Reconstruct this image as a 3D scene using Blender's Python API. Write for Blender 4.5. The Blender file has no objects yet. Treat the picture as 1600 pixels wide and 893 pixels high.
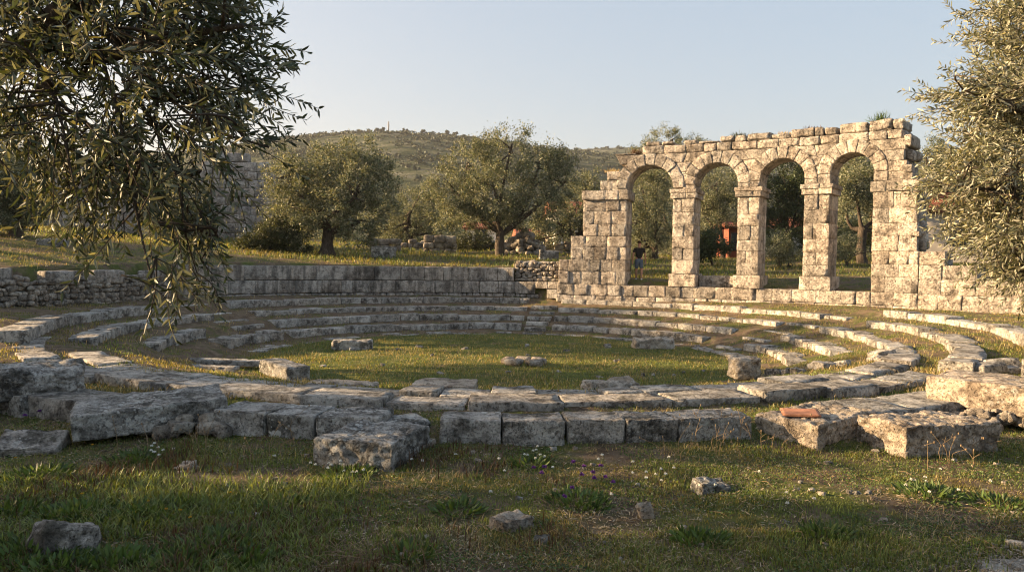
import bpy, math, random
import numpy as np
random.seed(7)
RNG = np.random.default_rng(11)
R = math.radians
scene = bpy.context.scene
COL = scene.collection

# ------------------------------------------------------------------ camera model
F, YH, HC = 1180.0, 408.0, 2.64
PITCH = math.atan((446.5 - YH) / F)
ROLL = R(0.7)

def ray(px, py):
    u = (px - 800) / F; v = -(py - 446.5) / F
    u, v = u*math.cos(ROLL) - v*math.sin(ROLL), u*math.sin(ROLL) + v*math.cos(ROLL)
    c, s = math.cos(PITCH), math.sin(PITCH)
    return np.array([u, c + v*s, -s + v*c])

def at(px, py, d):
    """world point seen at px,py of the survey sheet, d metres out"""
    r = ray(px, py)
    return r / r[1] * d + np.array([0, 0, HC])

# ------------------------------------------------------------------ noise
def _hash(ix, iy, iz):
    h = (ix * 374761393 + iy * 668265263 + iz * 2147483647) & 0xFFFFFFFF
    h = ((h ^ (h >> 13)) * 1274126177) & 0xFFFFFFFF
    return (h ^ (h >> 16)) & 0xFFFFFFFF
_G = np.random.default_rng(3).normal(size=(256, 3)); _G /= np.linalg.norm(_G, axis=1)[:, None]

def perlin(p):
    p = np.asarray(p, float)
    i = np.floor(p).astype(np.int64); f = p - i
    w = f*f*f*(f*(f*6-15)+10)
    out = 0
    for dx in (0, 1):
        wx = w[:, 0] if dx else 1 - w[:, 0]
        for dy in (0, 1):
            wy = w[:, 1] if dy else 1 - w[:, 1]
            for dz in (0, 1):
                wz = w[:, 2] if dz else 1 - w[:, 2]
                g = _G[_hash(i[:, 0]+dx, i[:, 1]+dy, i[:, 2]+dz) & 255]
                out = out + wx*wy*wz*((f[:, 0]-dx)*g[:, 0] + (f[:, 1]-dy)*g[:, 1] + (f[:, 2]-dz)*g[:, 2])
    return out * 1.5

def fbm(p, octv=4, gain=.5):
    p = np.asarray(p, float); a = 1.; s = 0.; q = p.copy()
    for _ in range(octv):
        s = s + a*perlin(q); q = q*2.03 + 17.3; a *= gain
    return s

def fbm2(x, y, octv=4):
    return fbm(np.stack([x, y, np.zeros_like(x)+.37], -1), octv)

def sstep(a, b, x):
    t = np.clip((x-a)/(b-a), 0, 1); return t*t*(3-2*t)

# ------------------------------------------------------------------ mesh helpers
WLOC = {}
class MB:
    """collects vertices and faces that become ONE mesh object"""
    def __init__(self): self.v = []; self.q = []; self.t = []; self.n = 0
    def add(self, v, quads=None, tris=None):
        v = np.asarray(v, float).reshape(-1, 3)
        if quads is not None and len(quads): self.q.append(np.asarray(quads, np.int64).reshape(-1, 4) + self.n)
        if tris is not None and len(tris): self.t.append(np.asarray(tris, np.int64).reshape(-1, 3) + self.n)
        self.v.append(v); self.n += len(v)
    def verts(self): return np.concatenate(self.v) if self.v else np.zeros((0, 3))
    def build(self, name, mat, parent=None, loc=None, smooth=True, apply=None):
        V = self.verts()
        if apply is not None: V = apply(V)
        if loc is None and parent is not None: loc_rel = WLOC[parent.name]; own = False
        else: loc_rel = np.array(loc if loc is not None else (0, 0, 0)); own = True
        V = V - loc_rel
        q = np.concatenate(self.q) if self.q else np.zeros((0, 4), np.int64)
        t = np.concatenate(self.t) if self.t else np.zeros((0, 3), np.int64)
        me = bpy.data.meshes.new(name)
        me.vertices.add(len(V)); me.vertices.foreach_set('co', V.astype(np.float32).ravel())
        li = np.concatenate([q.ravel(), t.ravel()]).astype(np.int32)
        me.loops.add(len(li)); me.loops.foreach_set('vertex_index', li)
        ls = np.concatenate([np.arange(len(q))*4, len(q)*4 + np.arange(len(t))*3]).astype(np.int32)
        me.polygons.add(len(ls)); me.polygons.foreach_set('loop_start', ls)
        me.polygons.foreach_set('use_smooth', np.full(len(ls), smooth, bool))
        me.update(calc_edges=True); me.validate()
        me.materials.append(mat)
        o = bpy.data.objects.new(name, me); COL.objects.link(o)
        if own: o.location = tuple(loc_rel)
        WLOC[o.name] = loc_rel
        if parent is not None:
            o.parent = parent
        return o

def tag(o, label=None, cat=None, group=None, kind=None):
    if label: o['label'] = label
    if cat: o['category'] = cat
    if group: o['group'] = group
    if kind: o['kind'] = kind
    return o

def empty(name, loc, label, cat, group=None):
    o = bpy.data.objects.new(name, None); COL.objects.link(o)
    o.location = tuple(float(c) for c in loc); o.empty_display_size = .3; WLOC[o.name] = np.array([float(c) for c in loc])
    return tag(o, label, cat, group)

_topo = {}
def topo(n):
    if n in _topo: return _topo[n]
    nx, ny, nz = n
    I, J, K = np.meshgrid(np.arange(nx+1), np.arange(ny+1), np.arange(nz+1), indexing='ij')
    on = (I == 0) | (I == nx) | (J == 0) | (J == ny) | (K == 0) | (K == nz)
    ids = np.full(I.shape, -1); ids[on] = np.arange(on.sum())
    L = np.stack([I[on], J[on], K[on]], -1)
    Q = []
    def face(a, flip):
        q = np.stack([a[:-1, :-1], a[1:, :-1], a[1:, 1:], a[:-1, 1:]], -1).reshape(-1, 4)
        Q.append(q[:, ::-1] if flip else q)
    face(ids[:, :, 0], True); face(ids[:, :, nz], False)
    face(ids[:, 0, :], False); face(ids[:, ny, :], True)
    face(ids[0, :, :], True); face(ids[nx, :, :], False)
    _topo[n] = (L, np.concatenate(Q)); return _topo[n]

def axis(h, r, n):
    inner = np.linspace(-h+r, h-r, n+1)
    return np.r_[-h, -h+.35*r, inner, h-.35*r, h]

def stone(size, r=.03, seg=(3, 2, 2), seed=0, amp=.01, freq=3., chip=.02, pit=0., pitf=14., octv=3):
    """weathered block centred on the origin: rounded box with noise, chipped arrises and pits"""
    h = np.asarray(size, float)/2; r = min(r, h.min()*.8)
    ax = [axis(h[k], r, seg[k]) for k in range(3)]
    L, Qd = topo(tuple(len(a)-1 for a in ax))
    p = np.stack([ax[k][L[:, k]] for k in range(3)], -1)
    q = np.clip(p, -(h-r), h-r); d = p-q; ln = np.linalg.norm(d, axis=1)[:, None]; n = d/ln
    out = q + n*r
    edge = (np.abs(d) > r*.3).sum(1) > 1
    so = np.array([seed*7.31, seed*3.77, seed*1.93])
    k = amp*fbm(out*freq+so, octv)
    c = np.clip(fbm(out*2.2+so+9, 2), 0, 1)*chip*np.where(edge, 1., .25)
    out = out + n*(k-c)[:, None]
    if pit:
        a = perlin(out*pitf+so); b = perlin(out*np.array([pitf*.4, pitf*.4, pitf*1.1])+so+5)
        out = out - n*(pit*(np.clip(a-.05, 0, 1)*1.5 + np.clip(b-.1, 0, 1)*1.6))[:, None]
    return out, Qd

def rotz(v, a):
    c, s = math.cos(a), math.sin(a)
    return np.stack([v[:, 0]*c - v[:, 1]*s, v[:, 0]*s + v[:, 1]*c, v[:, 2]], -1)

def rot3(v, rx, ry, rz):
    c, s = math.cos(rx), math.sin(rx); v = np.stack([v[:, 0], v[:, 1]*c-v[:, 2]*s, v[:, 1]*s+v[:, 2]*c], -1)
    c, s = math.cos(ry), math.sin(ry); v = np.stack([v[:, 0]*c+v[:, 2]*s, v[:, 1], -v[:, 0]*s+v[:, 2]*c], -1)
    return rotz(v, rz)

def tube(mb, pts, rad, n=7, seed=0, rough=0.):
    pts = np.asarray(pts, float); rad = np.asarray(rad, float)
    tg = np.gradient(pts, axis=0); tg /= np.linalg.norm(tg, axis=1)[:, None]+1e-9
    up = np.array([.31, .17, .93]) if abs(tg[0, 2]) < .9 else np.array([1., 0, .1])
    a = np.cross(tg, up); a /= np.linalg.norm(a, axis=1)[:, None]; b = np.cross(tg, a)
    th = np.arange(n)/n*2*math.pi
    V = pts[:, None] + rad[:, None, None]*(a[:, None]*np.cos(th)[None, :, None] + b[:, None]*np.sin(th)[None, :, None])
    if rough:
        P = V.reshape(-1, 3); C0 = np.repeat(pts, n, 0); dd = P-C0
        k = fbm(np.stack([P[:, 0]*3, P[:, 1]*3, P[:, 2]*1.1], -1)+seed*3.1, 3)
        V = (C0 + dd*(1+rough*k)[:, None]).reshape(V.shape)
    m = len(pts); i = np.arange(m-1)[:, None]*n; j = np.arange(n)[None]; jn = (j+1) % n
    Qd = np.stack([i+j, i+jn, i+n+jn, i+n+j], -1).reshape(-1, 4)
    V = np.concatenate([V.reshape(-1, 3), pts[:1], pts[-1:]])
    T = [(m*n, (k+1) % n, k) for k in range(n)] + [(m*n+1, (m-1)*n+k, (m-1)*n+(k+1) % n) for k in range(n)]
    mb.add(V, Qd, T)

def spline(ctrl, n):
    c = np.asarray(ctrl, float)
    if len(c) < 3: return np.linspace(c[0], c[-1], n)
    c = np.vstack([2*c[0]-c[1], c, 2*c[-1]-c[-2]]); out = []
    m = len(c)-3
    for t in np.linspace(0, m-1e-6, n):
        k = int(t); u = t-k; p0, p1, p2, p3 = c[k:k+4]
        out.append(.5*((2*p1)+(-p0+p2)*u+(2*p0-5*p1+4*p2-p3)*u*u+(-p0+3*p1-3*p2+p3)*u**3))
    return np.array(out)

# ------------------------------------------------------------------ materials
def new_mat(name):
    m = bpy.data.materials.new(name); m.use_nodes = True
    nt = m.node_tree; nt.nodes.clear()
    out = nt.nodes.new('ShaderNodeOutputMaterial')
    b = nt.nodes.new('ShaderNodeBsdfPrincipled'); b.inputs['Specular IOR Level'].default_value = .25
    nt.links.new(b.outputs[0], out.inputs[0])
    return m, nt, b, out

class NB:
    def __init__(self, nt): self.nt = nt
    def node(self, t, **kw):
        n = self.nt.nodes.new(t)
        for k, v in kw.items(): setattr(n, k, v)
        return n
    def link(self, a, b): self.nt.links.new(a, b)
    def coord(self, kind='Object'):
        return self.node('ShaderNodeTexCoord').outputs[kind]
    def noise(self, vec, scale, detail=4, rough=.55, dist=0., col=False):
        n = self.node('ShaderNodeTexNoise'); n.inputs['Scale'].default_value = scale
        n.inputs['Detail'].default_value = detail; n.inputs['Roughness'].default_value = rough
        n.inputs['Distortion'].default_value = dist; self.link(vec, n.inputs['Vector'])
        return n.outputs['Color' if col else 'Fac']
    def voro(self, vec, scale, feature='F1', out='Distance', rnd=1.):
        n = self.node('ShaderNodeTexVoronoi', feature=feature); n.inputs['Scale'].default_value = scale
        n.inputs['Randomness'].default_value = rnd; self.link(vec, n.inputs['Vector'])
        return n.outputs[out]
    def ramp(self, fac, stops, interp='LINEAR'):
        n = self.node('ShaderNodeValToRGB'); cr = n.color_ramp; cr.interpolation = interp
        while len(cr.elements) < len(stops): cr.elements.new(.5)
        for e, (p, c) in zip(cr.elements, stops):
            e.position = p; e.color = (c, c, c, 1) if not hasattr(c, '__len__') else (*c, 1)
        self.link(fac, n.inputs[0]); return n.outputs[0]
    def mix(self, fac, a, b, mode='MIX'):
        n = self.node('ShaderNodeMix', data_type='RGBA', blend_type=mode)
        if isinstance(fac, (int, float)): n.inputs[0].default_value = fac
        else: self.link(fac, n.inputs[0])
        for s, x in ((6, a), (7, b)):
            if hasattr(x, 'node'): self.link(x, n.inputs[s])
            else: n.inputs[s].default_value = (*x, 1) if hasattr(x, '__len__') else (x, x, x, 1)
        return n.outputs[2]
    def math(self, op, a, b=None, clamp=False):
        n = self.node('ShaderNodeMath', operation=op); n.use_clamp = clamp
        for s, x in ((0, a), (1, b)):
            if x is None: continue
            if hasattr(x, 'node'): self.link(x, n.inputs[s])
            else: n.inputs[s].default_value = x
        return n.outputs[0]
    def scale(self, vec, s):
        n = self.node('ShaderNodeMapping'); n.inputs['Scale'].default_value = s
        self.link(vec, n.inputs['Vector']); return n.outputs[0]
    def bump(self, h, strength, dist, bsdf, prev=None):
        n = self.node('ShaderNodeBump'); n.inputs['Strength'].default_value = strength
        n.inputs['Distance'].default_value = dist; self.link(h, n.inputs['Height'])
        if prev is not None: self.link(prev, n.inputs['Normal'])
        if bsdf is not None: self.link(n.outputs[0], bsdf.inputs['Normal'])
        return n.outputs[0]

def mat_stone(name, light, mid, dark, crust=.5, lichen=.5, ochre=.3, streak=0., near=False, island=.35, up_moss=.25):
    """weathered limestone: patchy crust, pale round lichen, ochre moss, pits"""
    m, nt, b, _ = new_mat(name); N = NB(nt); P = N.coord('Object')
    info = N.node('ShaderNodeObjectInfo').outputs['Random']
    off = N.node('ShaderNodeVectorMath', operation='ADD'); N.link(P, off.inputs[0])
    cmb = N.node('ShaderNodeCombineXYZ')
    N.link(N.math('MULTIPLY', info, 37.), cmb.inputs[0]); N.link(N.math('MULTIPLY', info, 91.), cmb.inputs[1])
    N.link(cmb.outputs[0], off.inputs[1]); P = off.outputs[0]
    isl = N.node('ShaderNodeNewGeometry').outputs['Random Per Island']
    base = N.ramp(N.noise(P, 3.1, 9, .74), [(.40, dark), (.49, mid), (.58, light)])
    v = N.math('ADD', N.math('MULTIPLY', N.math('FRACT', N.math('ADD', isl, N.math('MULTIPLY', info, 3.7))), island*1.0), 1-island*.5)
    base = N.mix(1., base, v, 'MULTIPLY')
    hue = N.math('FRACT', N.math('MULTIPLY', N.math('ADD', isl, info), 17.3))
    base = N.mix(N.math('MULTIPLY', hue, .35), base, N.mix(1., base, (1.12, .95, .80), 'MULTIPLY'))
    # dark crust of lichen and soot
    c1 = N.ramp(N.noise(P, 1.1, 6, .62, .4), [(.5-.22*crust, 0.), (.78-.2*crust, 1.)])
    c2 = N.ramp(N.noise(P, 6.5, 8, .78), [(.40, 0.), (.56, 1.)])
    cm = N.math('MULTIPLY', N.math('MULTIPLY', c1, c2), min(1., .55+.5*crust))
    base = N.mix(cm, base, (.062, .058, .052))
    if streak:
        s = N.noise(N.scale(P, (2.9, 2.9, .30)), 1.0, 8, .68)
        sm = N.math('MULTIPLY', N.ramp(s, [(.46, 0.), (.60, 1.)]), streak)
        base = N.mix(sm, base, (.035, .033, .030))
    # pale crustose lichen discs
    d = N.voro(P, 7., 'F1'); d2 = N.voro(P, 17., 'F1')
    w = N.noise(P, 30., 3)
    k = N.ramp(N.math('ADD', d, N.math('MULTIPLY', w, .30)), [(.40, 1.), (.45, 0.)])
    k2 = N.ramp(N.math('ADD', d2, N.math('MULTIPLY', w, .26)), [(.36, 1.), (.42, 0.)])
    km = N.math('MULTIPLY', N.math('MAXIMUM', k, k2), N.ramp(N.noise(P, .9, 3), [(.50, 0.), (.60, lichen)]))
    base = N.mix(km, base, (.56, .55, .51))
    om = N.math('MULTIPLY', N.ramp(N.noise(P, 3.3, 5, .6), [(.60, 0.), (.72, 1.)]), ochre)
    base = N.mix(om, base, (.20, .115, .035))
    nz = N.node('ShaderNodeSeparateXYZ'); N.link(N.node('ShaderNodeNewGeometry').outputs['Normal'], nz.inputs[0])
    mm = N.math('MULTIPLY', N.math('MULTIPLY', N.ramp(nz.outputs[2], [(.55, 0.), (.9, 1.)]), N.ramp(N.noise(P, 4.5, 6, .7), [(.52, 0.), (.66, 1.)])), up_moss)
    base = N.mix(mm, base, (.075, .070, .025))
    # pits and blotches
    pf = N.noise(P, 34. if near else 20., 7, .78)
    pd = N.ramp(pf, [(.36, 0.), (.46, 1.)])
    base = N.mix(1., base, N.mix(pd, (.30, .28, .255), (1, 1, 1)), 'MULTIPLY')
    gr = N.ramp(N.noise(P, 90. if near else 60., 4, .75), [(.3, .80), (.7, 1.18)])
    base = N.mix(1., base, gr, 'MULTIPLY')
    N.link(base, b.inputs['Base Color']); b.inputs['Roughness'].default_value = .92
    b.inputs['Specular IOR Level'].default_value = .12
    h1 = N.math('ADD', N.math('MULTIPLY', N.noise(P, 7., 8, .72), 1.), N.math('MULTIPLY', pd, .5))
    n1 = N.bump(h1, 1., .06 if near else .09, None)
    N.bump(N.noise(P, 75. if near else 45., 4, .75), .8, .02, b, n1)
    return m

ST_ARC = mat_stone('limestone_arcade', (.70, .64, .56), (.57, .51, .44), (.27, .235, .20), .52, .4, .25, .38, False, .5, .35)
ST_WALL = mat_stone('limestone_wall', (.60, .565, .51), (.48, .445, .40), (.26, .24, .215), .36, .3, .1, .62, False, .25, .3)
ST_SEAT = mat_stone('limestone_seats', (.64, .62, .575), (.48, .46, .42), (.17, .16, .145), .55, .55, .12, 0., False, .4, .4)
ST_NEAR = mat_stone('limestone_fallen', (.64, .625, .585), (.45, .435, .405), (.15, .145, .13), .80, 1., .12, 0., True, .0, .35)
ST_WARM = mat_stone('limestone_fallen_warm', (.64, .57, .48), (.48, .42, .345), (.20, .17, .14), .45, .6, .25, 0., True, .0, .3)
ST_RUB = mat_stone('rubble_limestone', (.46, .42, .36), (.36, .32, .27), (.20, .175, .15), .25, .4, .15, 0., False, .75, .3)
ST_OLD = mat_stone('limestone_old_wall', (.62, .585, .55), (.52, .48, .45), (.30, .28, .26), .30, .3, .12, .3, False, .35, .2)

def mat_plain(name, col, rough=.8, var=.25, scale=6., spec=.2):
    m, nt, b, _ = new_mat(name); N = NB(nt)
    n = N.noise(N.coord('Object'), scale, 5, .6)
    lo = tuple(c*(1-var) for c in col); hi = tuple(min(1, c*(1+var)) for c in col)
    N.link(N.ramp(n, [(.3, lo), (.7, hi)]), b.inputs['Base Color'])
    b.inputs['Roughness'].default_value = rough; b.inputs['Specular IOR Level'].default_value = spec
    N.bump(N.noise(N.coord('Object'), scale*6, 3), .3, .01, b)
    return m

def mat_leaf(name, top, back, var=.5, trans=.35, rough=.5, yellow=.55):
    """thin leaf: dark upper face, paler underside, light passes through"""
    m, nt, b, out = new_mat(name); N = NB(nt)
    g = N.node('ShaderNodeNewGeometry'); isl = g.outputs['Random Per Island']
    col = N.mix(g.outputs['Backfacing'], top, back)
    br = N.math('ADD', N.math('MULTIPLY', isl, var*2), 1-var)
    col = N.mix(1., col, br, 'MULTIPLY')
    yel = N.math('FRACT', N.math('MULTIPLY', isl, 13.7))
    col = N.mix(N.ramp(yel, [(.6, 0.), (1., yellow)]), col, N.mix(1., col, (1.5, 1.25, .55), 'MULTIPLY'))
    N.link(col, b.inputs['Base Color']); b.inputs['Roughness'].default_value = rough
    b.inputs['Specular IOR Level'].default_value = .35
    tr = N.node('ShaderNodeBsdfTranslucent')
    N.link(N.mix(1., col, (1.6, 1.4, .65), 'MULTIPLY'), tr.inputs[0])
    mx = N.node('ShaderNodeMixShader'); mx.inputs[0].default_value = trans
    N.link(b.outputs[0], mx.inputs[1]); N.link(tr.outputs[0], mx.inputs[2]); N.link(mx.outputs[0], out.inputs[0])
    return m

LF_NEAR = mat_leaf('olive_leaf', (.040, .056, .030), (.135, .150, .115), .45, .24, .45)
LF_RIGHT = mat_leaf('olive_leaf_sunny', (.145, .155, .095), (.36, .355, .28), .5, .25, .45, .12)  # paler copy of the olive leaf, with sunlight put into its colour
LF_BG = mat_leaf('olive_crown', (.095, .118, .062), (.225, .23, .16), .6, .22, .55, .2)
LF_DARK = mat_leaf('dark_evergreen', (.038, .058, .026), (.06, .08, .036), .5, .22, .5)
LF_BUSH = mat_leaf('bush_leaf', (.040, .052, .022), (.07, .08, .04), .5, .2, .5)
LF_WEED = mat_leaf('weed_leaf', (.060, .105, .028), (.075, .12, .04), .5, .3, .5)
LF_SCRUB = mat_leaf('maquis', (.034, .046, .026), (.045, .055, .032), .5, .08, .6)
GR_GREEN = mat_leaf('grass_blade', (.125, .165, .042), (.135, .175, .05), .55, .35, .5)
GR_OLIVE = mat_leaf('grass_blade_olive', (.18, .165, .058), (.19, .175, .065), .55, .35, .5)
GR_DRY = mat_leaf('straw', (.36, .28, .15), (.36, .28, .15), .5, .25, .6)
LF_LITTER = mat_leaf('dead_leaf', (.17, .12, .07), (.26, .21, .14), .65, .05, .7, .2)
GR_RUST = mat_leaf('rust_weed', (.085, .045, .022), (.09, .05, .025), .5, .2, .6)
BARK = None
def mat_bark():
    m, nt, b, _ = new_mat('olive_bark'); N = NB(nt); P = N.scale(N.coord('Object'), (1, 1, .35))
    n = N.noise(P, 9., 8, .7, .6)
    N.link(N.ramp(n, [(.3, (.025, .02, .016)), (.55, (.085, .066, .05)), (.75, (.17, .14, .11))]), b.inputs['Base Color'])
    b.inputs['Roughness'].default_value = .9; N.bump(n, 1., .06, b); return m
BARK = mat_bark()

def mat_ground():
    m, nt, b, _ = new_mat('turf_and_soil'); N = NB(nt); P = N.coord('Object')
    at_ = N.node('ShaderNodeAttribute'); at_.attribute_name = 'soil'
    soil = N.ramp(N.noise(P, 3.5, 8, .7), [(.3, (.070, .051, .036)), (.5, (.15, .11, .075)), (.7, (.24, .185, .13))])
    moss = N.ramp(N.noise(P, 2.2, 8, .7), [(.3, (.045, .060, .018)), (.5, (.10, .115, .034)), (.7, (.17, .155, .06))])
    k = N.math('ADD', N.math('MULTIPLY', at_.outputs['Fac'], 1.), N.math('MULTIPLY', N.math('SUBTRACT', N.noise(P, 1.3, 7, .68), .5), 1.9))
    col = N.mix(N.ramp(k, [(.38, 0.), (.62, 1.)]), moss, soil)
    straw = N.math('MULTIPLY', N.ramp(N.noise(P, 16., 5, .7), [(.56, 0.), (.68, 1.)]), .5)
    col = N.mix(straw, col, (.20, .155, .085))
    grit = N.ramp(N.voro(P, 24., 'F1'), [(.10, 1.), (.16, 0.)])
    gm = N.math('MULTIPLY', grit, N.ramp(N.noise(P, .8, 4), [(.50, 0.), (.66, .8)]))
    col = N.mix(gm, col, (.36, .33, .28))
    N.link(col, b.inputs['Base Color']); b.inputs['Roughness'].default_value = .95; b.inputs['Specular IOR Level'].default_value = .08
    n1 = N.bump(N.noise(P, 6., 8, .75), .8, .07, None)
    N.bump(N.noise(P, 38., 6, .75), .8, .025, b, n1)
    return m
GROUND = mat_ground()

# ------------------------------------------------------------------ theatre geometry
CX, CY = -0.40, 20.78
RK = {1: 6.53, 2: 7.54, 3: 8.53, 4: 9.67, 5: 10.87, 6: 12.24}
ZK = {1: .03, 2: .28, 3: .56, 4: .81, 5: 1.10, 6: 1.27}

H0, KAP = R(-18.8), .038        # plan curve of the arcade
def arc(s, t):
    ph = H0 - KAP*s
    x = 4.65 - (np.sin(ph)-math.sin(H0))/KAP; y = 30.8 + (np.cos(ph)-math.cos(H0))/KAP
    return x - np.sin(ph)*t, y + np.cos(ph)*t
def arcmap(v):
    x, y = arc(v[:, 0], v[:, 1]); return np.stack([x, y, v[:, 2]], -1)

_ws = np.linspace(19, -2.9, 60); _wx, _wy = arc(_ws, 0.)
_wt = np.degrees(np.arctan2(_wy-CY, _wx-CX)); _wr = np.hypot(_wx-CX, _wy-CY)
def wall_R(th):     # front of the wall that bounds the seats, by bearing in degrees
    xs = np.r_[-70, -50, _wt, [90, 100, 115, 130, 150, 165, 178, 190, 220]]
    rs = np.r_[24., 22., _wr, [11.65, 11.7, 11.95, 12.35, 13.0, 12.75, 13.5, 14.3, 15.]]
    return np.interp(th, xs, rs)

def ground_z(x, y, rough=True):
    x = np.asarray(x, float); y = np.asarray(y, float)
    dx, dy = x-CX, y-CY; r = np.hypot(dx, dy); th = np.degrees(np.arctan2(dy, dx)); th = np.where(th < -90, th+360, th)
    farp = np.interp(r, [0, 6.55, 7.5, 7.9, 8.5, 8.9, 9.62, 10.05, 10.8, 11.25, 11.75, 13.], [0, .0, .05, .25, .31, .53, .62, .78, .85, 1.06, 1.15, 1.2])
    rgt = np.interp(r, [0, 6.55, 7.5, 7.9, 8.5, 8.9, 9.62, 10.05, 10.8, 11.25, 12.2, 12.6, 13.5], [0, .0, .08, .24, .33, .5, .6, .76, .84, 1.02, 1.04, 1.2, 1.18])
    near = np.interp(r, [0, 6.2, 7.4, 8.4, 9.35, 9.5, 9.85, 10.0, 10.7, 11.15, 11.3, 12.0, 12.55, 13.2, 15, 22], [0, .02, .2, .46, .62, .70, .70, .66, .70, .76, .72, .74, .62, .57, .55, .62])
    wn = np.where(th < 90, sstep(-8, -48, th), sstep(192, 236, th))
    wr = np.where(th < 90, sstep(26, 14, th), 0)
    inner = (farp*(1-wr)+rgt*wr)*(1-wn) + near*wn
    e = r - wall_R(th)
    base = np.interp(th, [-60, -30, 0, 40, 70, 76, 80, 90, 140, 165, 185, 215, 240], [.75, 1.15, 1.55, 1.75, 1.85, 1.95, 2.28, 2.32, 2.36, 2.25, 2.1, 1.2, .7])
    slope = np.interp(th, [-60, -30, 0, 40, 75, 90, 120, 140, 170, 200, 240], [.01, .03, .06, .075, .08, .085, .095, .13, .16, .10, .02])
    ee = 28*(1-np.exp(-np.maximum(e, 0)/28.))
    outer = base + slope*ee
    tw = np.where(th < 90, sstep(-52, -22, th), sstep(240, 205, th))
    k = np.clip((e-.15)/.5, 0, 1)*tw
    z = inner*(1-k) + outer*k
    if rough:
        z = z + .030*fbm2(x*.9, y*.9, 3) + .016*fbm2(x*4.1+3, y*4.1, 2)
        z = z + np.clip(e-2, 0, 30)*.012*fbm2(x*.25, y*.25, 2)*tw
    return z
def gz(x, y): return float(ground_z(np.array([x]), np.array([y]))[0])

def soil_amt(x, y):
    dx, dy = x-CX, y-CY; r = np.hypot(dx, dy); th = np.degrees(np.arctan2(dy, dx)); th = np.where(th < -90, th+360, th)
    s = np.full(x.shape, .42)
    s = np.where(r < 6.6, .24, s)
    ter = (r > 6.6) & (r < wall_R(th)+.2) & (y > 13)
    s = np.where(ter, .68 - .12*sstep(-2, 6, x), s)
    s = np.where((y < 10.3), .50, s)
    s = np.where((r > wall_R(th)+.4) & (y > 14), .52, s)
    s = s + .35*sstep(6.3, 5.0, y)*sstep(1.0, -1.0, np.abs(x-.6)-2.0)*.5
    return s

def build_ground():
    def line(a, b, step, ext0, ext1):
        c = list(np.arange(a, b+1e-6, step)); s = step
        while c[-1] < ext1: s *= 1.16; c.append(c[-1]+s)
        s = step
        while c[0] > ext0: s *= 1.16; c.insert(0, c[0]-s)
        return np.array(c)
    xs = line(-17, 18, .16, -1500, 1500); ys = line(1.5, 37, .13, -60, 1900)
    X, Y = np.meshgrid(xs, ys, indexing='ij')
    Z = ground_z(X.ravel(), Y.ravel())
    nx, ny = X.shape; ids = np.arange(nx*ny).reshape(nx, ny)
    Qd = np.stack([ids[:-1, :-1], ids[1:, :-1], ids[1:, 1:], ids[:-1, 1:]], -1).reshape(-1, 4)
    mb = MB(); mb.add(np.stack([X.ravel(), Y.ravel(), Z], -1), Qd)
    o = mb.build('ground', GROUND, loc=(0, 0, 0)); tag(o, kind='structure')
    at_ = o.data.attributes.new('soil', 'FLOAT', 'POINT')
    at_.data.foreach_set('value', soil_amt(X.ravel(), Y.ravel()).astype(np.float32))
build_ground()

# gravel path crossing the near corner
def build_path():
    m, nt, b, _ = new_mat('gravel'); N = NB(nt); P = N.coord('Object')
    c = N.ramp(N.noise(P, 5., 8, .7), [(.3, (.30, .265, .22)), (.6, (.46, .42, .36)), (.8, (.60, .56, .50))])
    st = N.ramp(N.voro(P, 38., 'F1'), [(.1, 1.25), (.5, .55)]); c = N.mix(.8, c, N.mix(1., c, st, 'MULTIPLY'))
    N.link(c, b.inputs['Base Color']); b.inputs['Roughness'].default_value = .95
    N.bump(N.voro(P, 38.), .8, .02, b)
    A, B = np.array([2.48, 4.86]), np.array([4.55, 6.12]); d = (B-A)/np.linalg.norm(B-A); n = np.array([d[1], -d[0]])
    mb = MB(); us = np.linspace(-2, 9, 90); vs = np.linspace(0, 2.6, 26)
    Um, Vm = np.meshgrid(us, vs, indexing='ij')
    edge = .30*fbm2(Um.ravel()*1.3, Um.ravel()*0, 5)
    vv = Vm.ravel() + edge*(1-Vm.ravel()/2.6)
    X = A[0]+d[0]*Um.ravel()+n[0]*vv; Y = A[1]+d[1]*Um.ravel()+n[1]*vv
    Z = ground_z(X, Y) + np.where(Vm.ravel() < .05, -.02, .014)
    ids = np.arange(Um.size).reshape(Um.shape)
    mb.add(np.stack([X, Y, Z], -1), np.stack([ids[:-1, :-1], ids[:-1, 1:], ids[1:, 1:], ids[1:, :-1]], -1).reshape(-1, 4))
    tag(mb.build('gravel_path', m, loc=(0, 0, 0)), kind='structure')
build_path()

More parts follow.
